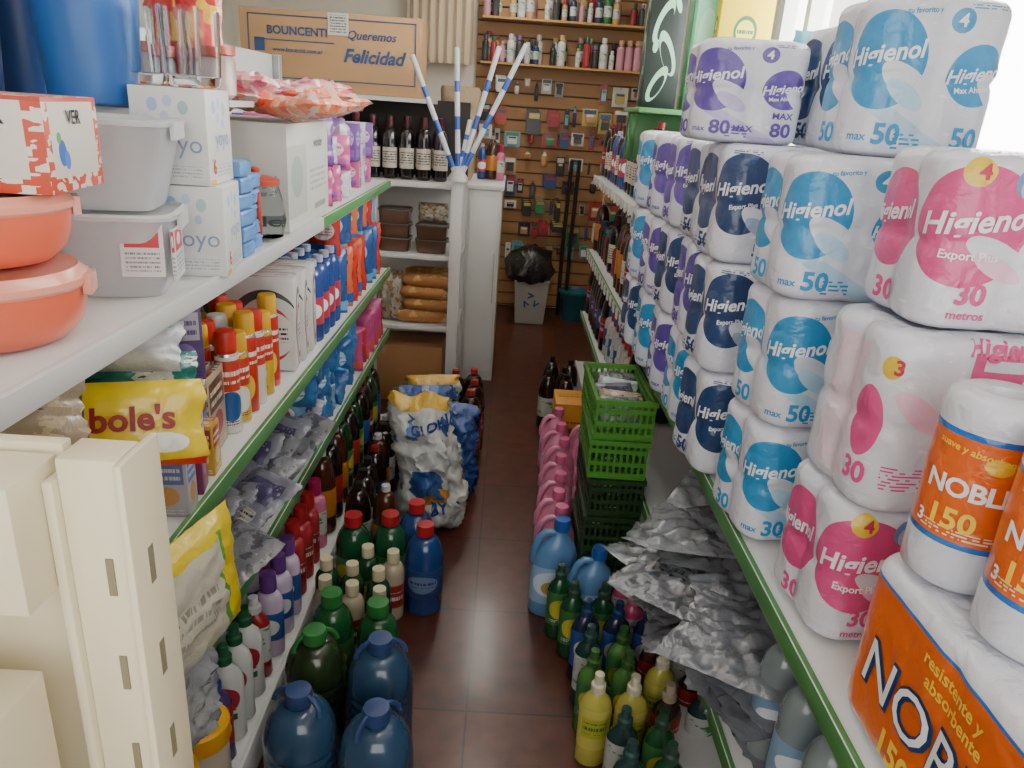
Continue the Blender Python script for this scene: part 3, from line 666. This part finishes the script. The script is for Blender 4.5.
for j,yy in enumerate((2.24,2.15,2.06,1.97)):
    for x in (-.60,-.69,-.78,-.87): place('floor_cleaner_bottle',cl[random.choice([0,0,6,1,6])],(x,yy,.121),rz=rnd(-.5,.5))
for j,yy in enumerate((1.88,1.79,1.70)):
    for x in (-.59,-.68,-.77,-.86): place('floor_cleaner_bottle',cl[random.choice([1,2,3,4,2,5])],(x,yy,.121),rz=rnd(-.5,.5))
wg=squeeze('bleach',.27,.085,.055,P('#c8ccc8',.3),P('#1f5a38',.35),mat('lab_bleach','#c8ccc8',.4,layers=(('e',.5,.6,.16,.3,'#a02838'),('e',0,.6,.16,.3,'#a02838'),('r',.38,.62,.1,.25,'#1f5a38'),('t',.38,.62,.3,.45,12,'#222222'))))
wgr=squeeze('dish_red',.25,.08,.05,P('#982028',.2,coat=.4),P('#c8c8c8',.35),labs[1])
wpu=squeeze('dish_pur',.25,.08,.05,P('#4a3468',.2,coat=.4),P('#2a3a88',.35),labs[0])
for yy in (1.61,1.54,1.47,1.40,1.33):
    for k,x in enumerate((-.60,-.69,-.78)): place('dish_soap_bottle',wgr if yy>1.58 and k<2 else (wpu if yy<1.35 else wg),(x,yy,.121),rz=rnd(-.2,.2))
cream=P('#d0c8a4',.4); grb=P('#1a5a2e',.12,coat=.6)
oil=bottle('cleaner_green',.25,.037,P('#1c5030',.12,coat=.6),cream,labs[3],neck=.016,caph=.035,capr=.02)
oil2=bottle('cleaner_white',.25,.037,P('#b0a48c',.2,coat=.4),cream,labs[0],neck=.016,caph=.035,capr=.02)
for (x,y) in ((-.31,1.84),(-.395,1.86),(-.48,1.88),(-.33,1.94),(-.415,1.96),(-.50,1.98),(-.3,2.04),(-.385,2.06)): place('disinfectant_bottle',random.choice((oil,oil,oil2)),(x,y,0))
bigg=bottle('big_green',.31,.06,grb,P('#2f7a38',.35),labs[3],neck=.018,sh=.6,caph=.035,capr=.03)
biggr=bottle('big_green_red',.31,.06,P('#155030',.12,coat=.6),P('#a82028',.35),labs[3],neck=.018,sh=.6,caph=.035,capr=.03)
bigbl=bottle('big_blue_red',.32,.063,P('#20407a',.12,coat=.6),P('#b02028',.35),mat('lab_navy','#1f3c70',.4,layers=(('e',.5,.5,.14,.3,'#6a7aa0'),('t',.38,.62,.4,.6,6,'#1f3c70'))),neck=.018,sh=.62,caph=.035,capr=.028)
place('laundry_liquid_bottle',bigbl,(-.205,2.10,0)); place('laundry_liquid_bottle',bigbl,(-.25,2.24,0))
for x,y in ((-.33,2.17),(-.45,2.15)): place('laundry_liquid_bottle',biggr,(x,y,0))
for x,y in ((-.29,1.70),(-.425,1.73)): place('fabric_softener_bottle',bigg,(x,y,0))
cb=carboy('carboy_blue',.33,.085,P('#35597c',.12,coat=.6,trans=.3),P('#2f4474',.35)); cdk=carboy('carboy_dark',.32,.078,P('#2a3a20',.15,coat=.5),P('#2f7a38',.35))
place('bulk_detergent_jug',cdk,(-.43,1.56,0),rz=.6); place('bulk_detergent_jug',cb,(-.255,1.53,0),rz=.3); place('bulk_detergent_jug',cb,(-.41,1.34,0),rz=-.4); place('bulk_detergent_jug',cb,(-.225,1.30,0),rz=.9)
b=MB();ya=P('#d8a01c',.35);jb=P('#b0a898',.3)
b.lathe([(.05,0,jb),(.055,.01,jb),(.055,.17,jb),(.05,.18,ya)],24); b.lathe([(.058,.175,ya),(.06,.18,ya),(.06,.22,ya),(.055,.225,ya),(.01,.226,ya)],28)
jar=b.build('jar')
for x,y in ((-.585,1.22),(-.72,1.22),(-.60,1.09)): place('yellow_lid_jar',jar,(x,y,.121))
# ------------------------------------------------------------------ pet food sacks at aisle end
sw=mat('sack_white','#c0c4c0',.3,layers=(('e',.42,.42,.25,.12,'#2a5090'),('e',.55,.33,.2,.06,'#b88030'),('n',4,.6,'#3a5a90'),('n',7,.7,'#3a8a60'),('b',.92,1,'#c8a038')),coat=.6,bump=.7,bscale=20)
sbm=mat('sack_blue','#24488a',.3,layers=(('n',3,.57,'#7a8aa8'),('e',.5,.6,.3,.15,'#c8ccc8'),('n',6,.68,'#b08830')),coat=.6,bump=.7)
def sack_(name,w,h,t,m,seed):
    b=MB();b.pillow(w,h,t,m,seed=seed,crum=.035,sc=10,nx=34,ny=48)
    return b
b=sack_('s1',.26,.6,.2,sw,81)
def slump(v):
    k=v.z/.6; return Vector((v.x*(1.1-.25*k)+.03*math.sin(k*5),v.y*(1.15-.3*k)+.05*k*k,v.z*.93+.012*math.sin(v.x*40)*k))
b.v=[slump(v) for v in b.v]
nfr=len(b.v)//2
def near_(x,z):  # y of front surface near x,z
    return min((abs(v.x-x)+abs(v.z-z),v.y) for v in b.v[:nfr])[1]
b.text('GLORIA',.05,P('#24408a'),lambda x,y:Vector((x,near_(x,y)-.008,y)),at=(.03,.46),bold=.03,rot=.25);b.text('BABY',.06,P('#24408a'),lambda x,y:Vector((x,near_(x,y)-.008,y)),at=(.02,.13),bold=.03,rot=.2)
place('pet_food_sack',b.build('sack1',ang=80),(-.262,2.60,0),rz=.1)
b=sack_('s2',.24,.42,.18,sbm,82);place('pet_food_sack',b.build('sack2',ang=80),(-.19,2.92,0),rz=-.2)
b=sack_('s3',.24,.46,.18,sbm,83);place('pet_food_sack',b.build('sack3',ang=80),(-.31,3.0,0),rz=.2)
b=sack_('s4',.24,.42,.18,sw,84);place('pet_food_sack',b.build('sack4',ang=80),(-.30,3.25,0),rz=.2)
for x,y in ((-.12,3.22),(-.11,3.36),(-.21,3.48),(-.12,3.52)): place('cola_bottle',sod[0],(x,y,0),s=1.15)
# ------------------------------------------------------------------ WHITE RACK with bread
b=MB();wp=mat('rack_white_paint','#d0d0cc',.4)
for z in (.46,.85,1.22): b.box(-.72,-.24,3.9,4.32,z-.025,z,wp)
b.box(-.295,-.235,3.86,3.92,0,1.24,wp)
b.box(-.72,-.68,3.88,3.92,0,1.2,wp); b.box(-.72,-.24,4.32,4.34,0,1.22,wp)
place('display_rack',b.build('rack',bevel=.002))
card=mat('cardboard','#a07448',.75,layers=(('s',4,.4,'#b08658'),))
b=MB();b.box(-.19,.17,-.14,.14,0,.33,card);place('cardboard_box',b.build('cb',bevel=.003),(-.49,4.08,0))
breadm=mat('bread_crust','#a87440',.6,layers=(('n',5,.56,'#c89c60'),),bump=.4)
b=MB();b.lathe([(.004,-.15,breadm),(.025,-.135,breadm),(.036,-.09,breadm),(.038,0,breadm),(.036,.09,breadm),(.025,.135,breadm),(.004,.15,breadm)],16,M=Matrix.Rotation(math.pi/2,4,'Y'))
br_=b.build('loaf');g=group('bread_loaves')
for k in range(4):
    for j in range(3): place('loaf',br_,(-.42+rnd(-.02,.02),3.97+j*.1,.50+k*.066),rz=rnd(-.15,.15),parent=g)
fb=mat('bread_bag_film','#c8bfae',.25,trans=.35,layers=(('n',6,.55,'#a88458'),),bump=.8,coat=.4)
place('bread_bag',bag('bb',.16,.28,.12,fb,seed=91,crum=.012),(-.62,4.0,.461))
tray=mat('smoke_plastic_tray','#5a4030',.2,coat=.5)
g=group('pastry_trays')
tt=tub(.17,.16,.07,tray,mat('tray_lid','#8a8078',.15,trans=.4),.9).build('tray')
for x in (-.6,-.4):
    for k in range(3 if x<-.5 else 2): place('tray',tt,(x,4.02,.851+k*.075),parent=g)
place('bread_bag',bag('bb2',.15,.1,.1,fb,seed=92,crum=.012),(-.4,4.02,1.01))
b=MB();b.box(-.24,-.04,4.36,5.1,0,1.16,wp);b.box(-.25,-.03,4.35,5.12,1.16,1.185,wp); b.box(-.75,-.24,4.36,5.1,0,1.18,wp); b.box(-.225,-.055,4.352,4.36,.06,1.12,P('#dadad6',.4)); b.box(-.07,-.062,4.335,4.352,.5,.8,grey)
place('counter_cabinet',b.build('cc',bevel=.003))
wine=bottle('wine',.31,.038,P('#1a1014',.08,coat=.8),P('#501020',.3),mat('lab_wine','#c8c0b0',.5,layers=(('t',.3,.7,.2,.8,8,'#333333'),)),neck=.014,sh=.62,lab=(.18,.5),caph=.05)
for i in range(8):
    place('wine_bottle',wine,(-.37-i*.088,4.03,1.221)); place('wine_bottle',wine,(-.39-i*.088,4.15,1.221))
b=MB();dk=P('#2a2522',.6)
b.box(-1.4,-.24,4.3,4.318,1.222,1.62,dk);b.box(-1.4,-.42,3.95,4.318,1.60,1.62,wp);b.box(-1.4,-.73,3.95,4.34,1.2,1.22,wp);b.box(-1.4,-1.36,3.95,4.34,0,1.6,wp)
place('wine_shelf',b.build('ws'))
g=group('counter_top_bottles')
for i,x in enumerate((-.18,-.12,-.07)): place('bottle',[blt,sod[4],cl[1]][i],(x,4.75,1.186),parent=g,s=.8)
cbm=mat('printed_cardboard','#a8845e',.7,layers=(('s',4,.3,'#b4926a'),))
b=MB();b.box(-.44,.44,-.15,.15,0,.36,cbm);b.freeze();ink=P('#2f4a70',.6)
fr=lambda x,y:Vector((x,-.1535,y))
for q in ((-.40,.42,.05,.056),(-.40,.42,.33,.336),(-.40,-.394,.05,.336),(.414,.42,.05,.336),(-.37,-.32,.17,.23),(-.37,.02,.22,.225)): b.box(q[0],q[1],-.1535,-.151,q[2],q[3],ink)
b.text('BOUNCENTI',.052,ink,fr,at=(-.16,.265),bold=.03);b.text('www.bocentti.com.ar',.028,ink,fr,at=(-.16,.18),bold=.02)
b.text('Queremos',.055,ink,fr,at=(.2,.265),shear=.3);b.text('Felicidad',.085,ink,fr,at=(.21,.17),shear=.3,bold=.03)
b.box(-.01,.09,-.1545,-.1515,.26,.36,mat('shipping_label','#d0d0c8',.5,layers=(('t',.1,.9,.1,.9,8,'#333333'),)))
place('shipping_box',b.build('bigcb',bevel=.003),(-.92,4.12,1.622))
# striped sticks
sm=mat('striped_stick','#d8dce0',.4,layers=(('b',.12,.22,'#3a5ca8'),('b',.40,.5,'#3a5ca8'),('b',.68,.76,'#3a5ca8')))
g=group('striped_balloon_sticks')
base=Vector((-.265,3.89,1.24))
for (dx,dy,L_) in ((-.42,-.05,.62),(-.05,.02,.62),(.27,.05,.66),(.46,0,.72),(.16,.1,.3)):
    b=MB();d=Vector((dx,dy,1)).normalized();q=d.to_track_quat('Z','Y').to_matrix().to_4x4()
    b.lathe([(.013,0,sm),(.013,L_,sm),(.008,L_+.004,sm)],12,M=q); place('stick',b.build('stick'),base,parent=g)
b=MB();b.lathe([(.05,0,wp),(.05,.02,wp),(.03,.05,wp),(.03,.07,wp)],16);place('hub',b.build('hub'),base,parent=g)
sack=mat('burlap_sack','#a8947a',.8,bump=.6)
b=MB();b.lathe([(.08,0,sack),(.11,.05,sack),(.105,.3,sack),(.12,.5,sack),(.11,.52,sack)],20,sy=.6,fn=lambda p,u:Vector((p.x*(1+.12*noise.noise(p*10)),p.y,p.z)));place('paper_sack',b.build('sack'),(-.32,4.62,1.186))
# ------------------------------------------------------------------ BACK WALL displays
shm=P('#b08850',.5)
tin=['#2a2a2a','#2a3a5a','#b8b8b8','#902830','#2a6a44','#b89c60','#3a3a3a','#7a6488','#c8c8c8','#b88090','#b89070','#d0d0d0']
smb=[bottle('smb%d'%i,.19,.027,P(c,.25,coat=.3),P(tin[(i*5+1)%12],.35),labs[1] if i%3 else None,neck=.012,caph=.03,capr=.018) for i,c in enumerate(tin)]
for zz in (2.24,1.93):
    x0=-.28;x1=.98
    b=MB();b.box(x0,x1,6.06,6.258,zz-.015,zz,shm); place('wooden_display_shelf',b.build('wsf'))
    g=group('toiletry_bottle_row'); x=x0+.03
    while x<x1-.02:
        if rnd(0,1)<.88:
            place('bottle',random.choice(smb),(x,6.12,zz+.001),parent=g,s=rnd(.7,1.15)); place('bottle',random.choice(smb),(x+.02,6.2,zz+.001),parent=g,s=rnd(.85,1.15))
        x+=.064
b=MB()
flat=['#2a4a7a','#b0b0b0','#c8c8c0','#8a2830','#a03028','#b8a450','#2a2a2a','#2a7a50','#1a1a1a','#4a4a4a','#b08050','#d0d0c8','#6a98a8','#3a3a48','#1f1f24','#30343a']
hp=[mat('blister_%d'%i,c,.4,layers=(('r',.1,.9,.7,.93,flat[(i*5+3)%14]),),coat=.3) for i,c in enumerate(flat)]
gry=P('#707270',.5)
for row in range(8):
    x=-.27
    while x<1.02:
        w=rnd(.04,.13);hh=rnd(.06,.17)
        z=1.82-row*.18+rnd(-.035,.035)
        if rnd(0,1)<.9 and z-hh>.38:
            m=random.choice(hp);yy=6.235-rnd(.0,.1);kind=random.random()
            if kind<.5:
                b.box(x,x+w,yy-.003,yy,z-hh,z,m); b.box(x+w*.2,x+w*.8,yy-.03,yy-.003,z-hh*.8,z-hh*.3,random.choice(hp))
            elif kind<.75:  # hanging tool / tube item
                b.lathe([(.01,0,m),(w*.22,.01,m),(w*.25,hh*.6,m),(.008,hh*.9,m),(.006,hh,m)],12,c=(x+w/2,yy-.03,z-hh))
            else:           # several cards one behind another
                for q in range(3): b.box(x+.006*q,x+w*.8+.006*q,yy-.03*q-.004,yy-.03*q,z-hh-.01*q,z-.01*q,m)
            b.tube([(x+w/2,yy-.05,z-.01),(x+w/2,6.262,z-.01)],.003,gry,6)
        x+=w+rnd(.004,.05)
place('hanging_product_display',b.build('hang'))
b=MB();cu_=mat('beige_curtain','#d0c0a6',.8)
n=60
for j in (0,1):
    for i in range(n+1): b.v.append(Vector((-.85+i/n*.5,6.18+.02*math.sin(i*.8),1.9+j*.95)))
for i in range(n): b.face((i,i+1,n+2+i,n+1+i),cu_)
place('curtain',b.build('curt'))
# bins
b=MB();wbn=P('#b4b4ac',.4)
b.lathe([(.15,0,wbn),(.16,.01,wbn),(.19,.34,wbn),(.195,.35,wbn),(.15,.355,wbn)],4,M=Matrix.Rotation(math.pi/4,4,'Z'))
tri=P('#3a5a98');fw=lambda x,y:Vector((x,-.1185-y*.05,y))
for k in range(3):
    b.text('>',.09,tri,fw,at=(.04*math.cos(2.09*k+1.57),.19+.04*math.sin(2.09*k+1.57)),rot=2.09*k,bold=.04)
place('waste_bin',b.build('bin'),(.22,5.85,0))
b=MB();bk=mat('black_bin_liner','#101012',.3,coat=.5,bump=.8)
b.lathe([(.13,-.02,bk),(.17,-.03,bk),(.19,.03,bk),(.185,.1,bk),(.15,.17,bk),(.1,.2,bk),(.05,.23,bk)],28,fn=lambda p,u:Vector((p.x*(1+.3*noise.noise(p*12)),p.y*(1+.3*noise.noise(p*9)),p.z+.03*noise.noise(p*15))));place('garbage_bag',b.build('gb'),(.2,5.85,.376))
b=MB();tq=P('#1f5a68',.35);b.lathe([(.09,0,tq),(.12,.24,tq),(.128,.25,tq),(.128,.23,tq)],28);place('turquoise_bucket',b.build('tq'),(.58,5.95,0))
b=MB();bkp=P('#18181a',.4)
for x in (.46,.52): b.tube([(x,6.0,.02),(x,6.05,.6),(x+.02,6.12,1.25)],.016,bkp,8)
place('black_hose',b.build('hose'))
# ------------------------------------------------------------------ RIGHT FAR shelf contents
g=group('bottle_rows')
y=2.78
dkb=[wine,sod[0],sod[1],smb[0],smb[3],sod[4],blt]
while y<4.45:
    for x in (.56,.66,.76): place('bottle',random.choice(dkb),(x,y,.845),parent=g,s=rnd(.9,1.05))
    for x in (.56,.66,.76): place('bottle',random.choice((wine,wine,sod[0],smb[1],blt)),(x,y,1.275),parent=g,s=rnd(.85,1.0))
    for x in (.56,.67): place('bottle',random.choice((sod[0],sod[3],cl[0],cl[5])),(x,y,.455),parent=g)
    y+=.092
b=MB();tg=P('#d8d8d0',.5);y=2.8
while y<4.45:
    for z in (1.27,.84): b.box(.482,.486,y,y+.045,z-.04,z+.002,tg)
    y+=.11
place('shelf_price_tags',b.build('tags'))
b=MB();b.box(.44,.98,2.8,3.2,1.62,1.638,green);b.box(.95,.98,2.8,3.2,1.45,1.62,green);b.box(.46,.49,3.15,3.18,1.45,1.62,green);b.box(.46,.98,3.16,3.2,1.44,1.62,green)
place('green_ledge',b.build('ledge',bevel=.002))
bga=mat('ornate_box_print','#12201a',.4,layers=(('e',.4,.7,.3,.12,'#9ac8a8',.5),('e',.45,.68,.22,.08,'#12201a',.5),('e',.6,.45,.3,.12,'#9ac8a8',-.5),('e',.58,.42,.22,.08,'#12201a',-.5),('e',.4,.2,.3,.1,'#9ac8a8',.4),('e',.42,.18,.2,.06,'#12201a',.4),('e',.75,.85,.12,.05,'#9ac8a8',-.6),('e',.25,.5,.08,.05,'#9ac8a8',.2),('b',.93,1,'#c8d8c8')))
place('ornate_gift_box',cart('bga',.13,.1,.42,bga),(.53,3.0,1.639))
yg=mat('yellow_green_poster','#4a9a60',.4,layers=(('r',.1,.9,.1,.9,'#8ac8a0'),('e',.5,.5,.3,.2,'#a8d8b8')))
place('tall_green_box',cart('tgb',.11,.1,.5,yg),(.68,3.02,1.639))
yb2=mat('yellow_carton','#e0c428',.4,layers=(('e',.5,.45,.22,.15,'#2a6a40'),('e',.5,.45,.17,.11,'#e8d860'),('t',.35,.65,.4,.5,14,'#2a6a40'),('t',.2,.8,.1,.25,10,'#2a6a40')))
place('yellow_tea_box',cart('ytb',.19,.09,.34,yb2),(.80,2.95,1.76))
b=MB();b.box(.72,.95,2.84,3.1,1.639,1.755,yg);place('green_carton',b.build('gcr',bevel=.003))
cy=mat('cyan_detergent_bag','#68c0d0',.3,layers=(('e',.5,.6,.35,.22,'#e8f4f4'),('b',.0,.12,'#38a0b8')),coat=.5,bump=.4)
b=MB();b.pillow(.17,.26,.08,cy,seed=95,crum=.004);b.text('aroma',.045,P('#1f78a8'),lambda x,y:Vector((x,-.046,y)),at=(0,.16),bold=.04)
place('detergent_powder_bag',b.build('cyb',ang=70),(.765,2.02,1.57)); place('detergent_powder_bag',bag('cyb2',.17,.26,.08,cy,seed=96),(.92,2.15,1.57))
# ------------------------------------------------------------------ GREEN CRATES
gc1=mat('green_crate_plastic','#4a8a2e',.4); gc2=mat('dark_green_crate_plastic','#24401f',.45)
def crate(w,d,h,gc):
    b=MB();t=.006
    for z in (0,h*.33,h*.66,h-.014):
        hh=.014 if z>0 else .02
        for s_ in (-1,1):
            b.box(-w/2,w/2,s_*d/2-t/2,s_*d/2+t/2,z,z+hh,gc); b.box(s_*w/2-t/2,s_*w/2+t/2,-d/2,d/2,z,z+hh,gc)
    n=9
    for i in range(n+1):
        x=-w/2+w*i/n
        for s_ in (-1,1): b.box(x-.004,x+.004,s_*d/2-t*.4,s_*d/2+t*.4,0,h,gc)
    n=11
    for i in range(n+1):
        y=-d/2+d*i/n
        for s_ in (-1,1): b.box(s_*w/2-t*.4,s_*w/2+t*.4,y-.004,y+.004,0,h,gc)
    for i in range(12):
        y=-d/2+d*i/11; b.box(-w/2,w/2,y-.005,y+.005,0,.005,gc)
    b.box(-w/2-.008,w/2+.008,-d/2-.01,-d/2,h-.016,h,gc); b.box(-w/2-.008,w/2+.008,d/2,d/2+.01,h-.016,h,gc)
    b.box(-w/2-.008,-w/2,-d/2,d/2,h-.016,h,gc); b.box(w/2,w/2+.008,-d/2,d/2,h-.016,h,gc)
    return b.build('crate')
cr=crate(.175,.34,.13,gc1); crd=crate(.165,.34,.13,gc2)
for i in range(6): place('plastic_crate',cr if i>3 else crd,(.392+(.003 if i<4 else 0),2.25,i*.134+.0),rz=.02*((i%2)*2-1))
g=group('bagged_goods_in_crate')
for i in range(5): place('sachet',bag('sach%d'%i,.13,.10,.05,[silver,beb,silver2,wb,silver][i],seed=100+i,crum=.01),(.39,2.13+i*.06,.69),rx=-.5+rnd(-.2,.2),rz=rnd(-.4,.4),parent=g)
# ------------------------------------------------------------------ silver bags right lower shelf
sb2=[bag('sbag%d'%i,.25,.24,.020,m,seed=110+i,crum=.013,sc=14,nx=28,ny=28) for i,m in enumerate((silver,mat('silver_green_pack','#80848a',.25,layers=(('r',.3,.75,.3,.8,'#38704a'),('r',.38,.68,.38,.72,'#a0a8a4'),('t',.39,.67,.4,.68,10,'#3f7a48')),coat=.6,bump=.7,metal=.1),mat('grey_film','#7c8088',.22,coat=.7,bump=.9,bscale=18,trans=.2),mat('grey_film_b','#94989e',.25,coat=.7,bump=.9,bscale=14,trans=.15)))]
for i in range(30):
    y=1.22+(i%5)*.14; z=.458+.034*(i//5)+.02*((i%5)>2)
    k=[2,0,3,2,3][(i*3)%5]
    if i in (28,): k=1
    place('disposable_cup_pack',sb2[k],(.60+rnd(-.06,.03),y+.1,z+rnd(0,.015)),rx=math.radians(90+rnd(-7,7)),ry=rnd(-.3,.05),rz=rnd(-1.2,1.2))
petm=mat('pet_clear','#b8c8cc',.12,trans=.6,coat=.5)
pet=bottle('pet',.27,.042,petm,P('#c8d0d4',.3),mat('lab_pet','#7a9ab8',.4,layers=(('e',.5,.5,.2,.3,'#d8e0e8'),)),neck=.014,waist=.05)
for y in (.68,.79,.90,1.01,1.12):
    for x in (.57,.67,.77,.87): place('water_bottle',pet,(x,y,.455))
# ------------------------------------------------------------------ RIGHT FLOOR bottles
pinkj=jug('pinkjug',.31,.13,.085,P('#d080a0',.3,coat=.3),P('#d0648c',.35),mat('lab_pinkj','#d8a0b4',.4,layers=(('e',.5,.5,.18,.4,'#f4d8e4'),('e',0,.5,.18,.4,'#f4d8e4'))))
bluej=jug('bluejug',.31,.13,.085,P('#5a88b8',.3,coat=.3),P('#2a58a8',.35),mat('lab_bluej','#90b0d0',.4,layers=(('e',.5,.55,.18,.36,'#d0dcec'),('e',.5,.45,.1,.2,'#b89a50'),('e',0,.5,.18,.4,'#e0ecf8'))))
for x,y,r_ in ((.285,2.86,.2),(.41,2.92,.1),(.26,2.70,0),(.40,2.74,.3),(.28,3.02,.1),(.41,3.1,.2),(.25,2.54,.2),(.395,2.58,.1),(.28,3.2,0),(.235,2.40,.1)): place('fabric_softener_jug',pinkj,(x,y,0),rz=r_)
place('fabric_softener_jug',bluej,(.225,2.12,0),rz=.1,s=1.15)
place('fabric_softener_jug',bluej,(.34,2.01,0),rz=.1,s=1.05); place('fabric_softener_jug',pinkj,(.235,2.26,0),rz=.1,s=1.05)
gd=squeeze('green_det',.27,.08,.06,P('#1a4c2c',.12,coat=.6),P('#2a4a38',.35),labs[3])
pkd=squeeze('pink_det',.25,.08,.06,P('#b84870',.2,coat=.4),P('#d06088',.35),labs[1]); nvd=squeeze('navy_det',.28,.085,.06,P('#1f2844',.12,coat=.6),P('#203860',.35),labs[2])
ywd=squeeze('yellow_det',.28,.085,.065,P('#b8b050',.15,coat=.5),P('#d0c8b0',.35),mat('lab_y','#c0b858',.4,layers=(('r',.35,.65,.3,.8,'#a8a838'),('t',.37,.63,.4,.7,6,'#2a6a30')))); lim=squeeze('lime_det',.27,.08,.06,P('#4a7a38',.15,coat=.5),P('#34602e',.35),labs[3])
brn=squeeze('brown_det',.26,.08,.06,P('#3a2420',.15,coat=.5),P('#a89888',.35),labs[0]); tld=squeeze('teal_det',.27,.08,.06,P('#1f3c3c',.15,coat=.5),P('#2a4a48',.35),labs[1])
rows=((1.50,(ywd,ywd,brn,tld)),(1.60,(lim,lim,ywd,brn)),(1.70,(tld,lim,brn,tld)),(1.80,(nvd,nvd,nvd)),(1.90,(gd,gd,pkd)),(1.99,(gd,)))
for yy,ms in rows:
    for i,m in enumerate(ms): place('dishwashing_liquid_bottle',m,(.305+i*.092-(0.03 if yy>1.85 else 0)-(.035 if yy>1.95 else 0),yy,0),rz=rnd(-.15,.15))
place('dishwashing_liquid_bottle',pkd,(.45,2.0,0))
for yy in (1.3,1.4):
    for i,m in enumerate((tld,gd)): place('dishwashing_liquid_bottle',m,(.36+i*.092,yy,0),rz=rnd(-.15,.15))
for x,y in ((.36,3.65),(.36,3.77),(.27,3.7),(.3,3.95),(.4,3.9)): place('cola_bottle',sod[1],(x,y,0))
place('yellow_box',cart('yelb',.2,.2,.3,mat('yb','#c88a30',.5,layers=(('t',.1,.9,.4,.7,6,'#6a3a10'),))),(.385,3.38,0))
# ------------------------------------------------------------------ CREAM END UNIT front left
cr_=mat('cream_enamel_metal','#e4dabc',.35); slot=P('#8a8066',.8)
b=MB()
b.box(-.382,-.328,.58,.625,0,1.29,cr_)
b.box(-.328,-.320,.572,.645,0,1.29,cr_)
b.box(-.960,-.392,.53,.60,1.16,1.285,cr_); b.box(-.96,-.388,.605,.62,.0,1.292,cr_)
b.box(-.96,-.40,.40,.545,.70,1.09,cr_); b.box(-.96,-.40,.40,.412,1.09,1.12,cr_)
b.box(-.392,-.382,.572,.60,0,1.27,cr_)
b.freeze()
for i in range(6):
    z=1.19-i*.11
    b.box(-.349,-.342,.5785,.5805,z-.04,z,slot)
    b.box(-.3205,-.3195,.60,.61,z-.04,z,slot)
place('end_display_stand',b.build('cream',bevel=.0025))
# ------------------------------------------------------------------ LIGHTS
W_=bpy.data.worlds.new('w');S.world=W_;W_.use_nodes=True
W_.node_tree.nodes['Background'].inputs[0].default_value=(1,.975,.94,1);W_.node_tree.nodes['Background'].inputs[1].default_value=3.7
def area(name,loc,rot,sx,sy,e,col=(1,1,1)):
    l=bpy.data.lights.new(name,'AREA');l.shape='RECTANGLE';l.size=sx;l.size_y=sy;l.energy=e;l.color=col
    o=bpy.data.objects.new(name,l);S.collection.objects.link(o);o.location=loc;o.rotation_euler=rot;return o
area('window_daylight',(1.45,2.5,2.05),(0,math.radians(90),0),1.1,1.9,150,(1,.98,.95))
lt=mat('added_lamp_tube','#ffffff',.5,emis=6)
for y,e in ((1.6,4),(3.6,6),(5.3,15)):  # unseen ceiling lamps added as fill, the rear one to brighten the back wall
    b=MB();b.box(-.1,.1,y-.6,y+.6,2.86,2.9,wp);b.lathe([(.018,-.58,lt),(.018,.58,lt)],12,M=Matrix.Translation((0,y,2.84))@Matrix.Rotation(math.pi/2,4,'X'))
    place('added_ceiling_lamp',b.build('added_lamp'))
    area('added_lamp_fill',(0,y,2.8),(0,0,0),.2,1.1,e,(1,.95,.86))
# ------------------------------------------------------------------ CAMERA
p=math.radians(20.3);yw=math.radians(1.2);r=math.radians(4)
F=Vector((math.sin(yw)*math.cos(p),math.cos(yw)*math.cos(p),-math.sin(p)))
R0=Vector((math.cos(yw),-math.sin(yw),0));U0=R0.cross(F)
R=math.cos(r)*R0+math.sin(r)*U0;U=-math.sin(r)*R0+math.cos(r)*U0
cam=bpy.data.cameras.new('camera');co=bpy.data.objects.new('camera',cam);S.collection.objects.link(co)
m4=Matrix((R,U,-F)).transposed().to_4x4();m4.translation=(0,0,1.6);co.matrix_world=m4
cam.sensor_width=36;cam.lens=740/1024*36;cam.clip_start=.02
S.camera=co
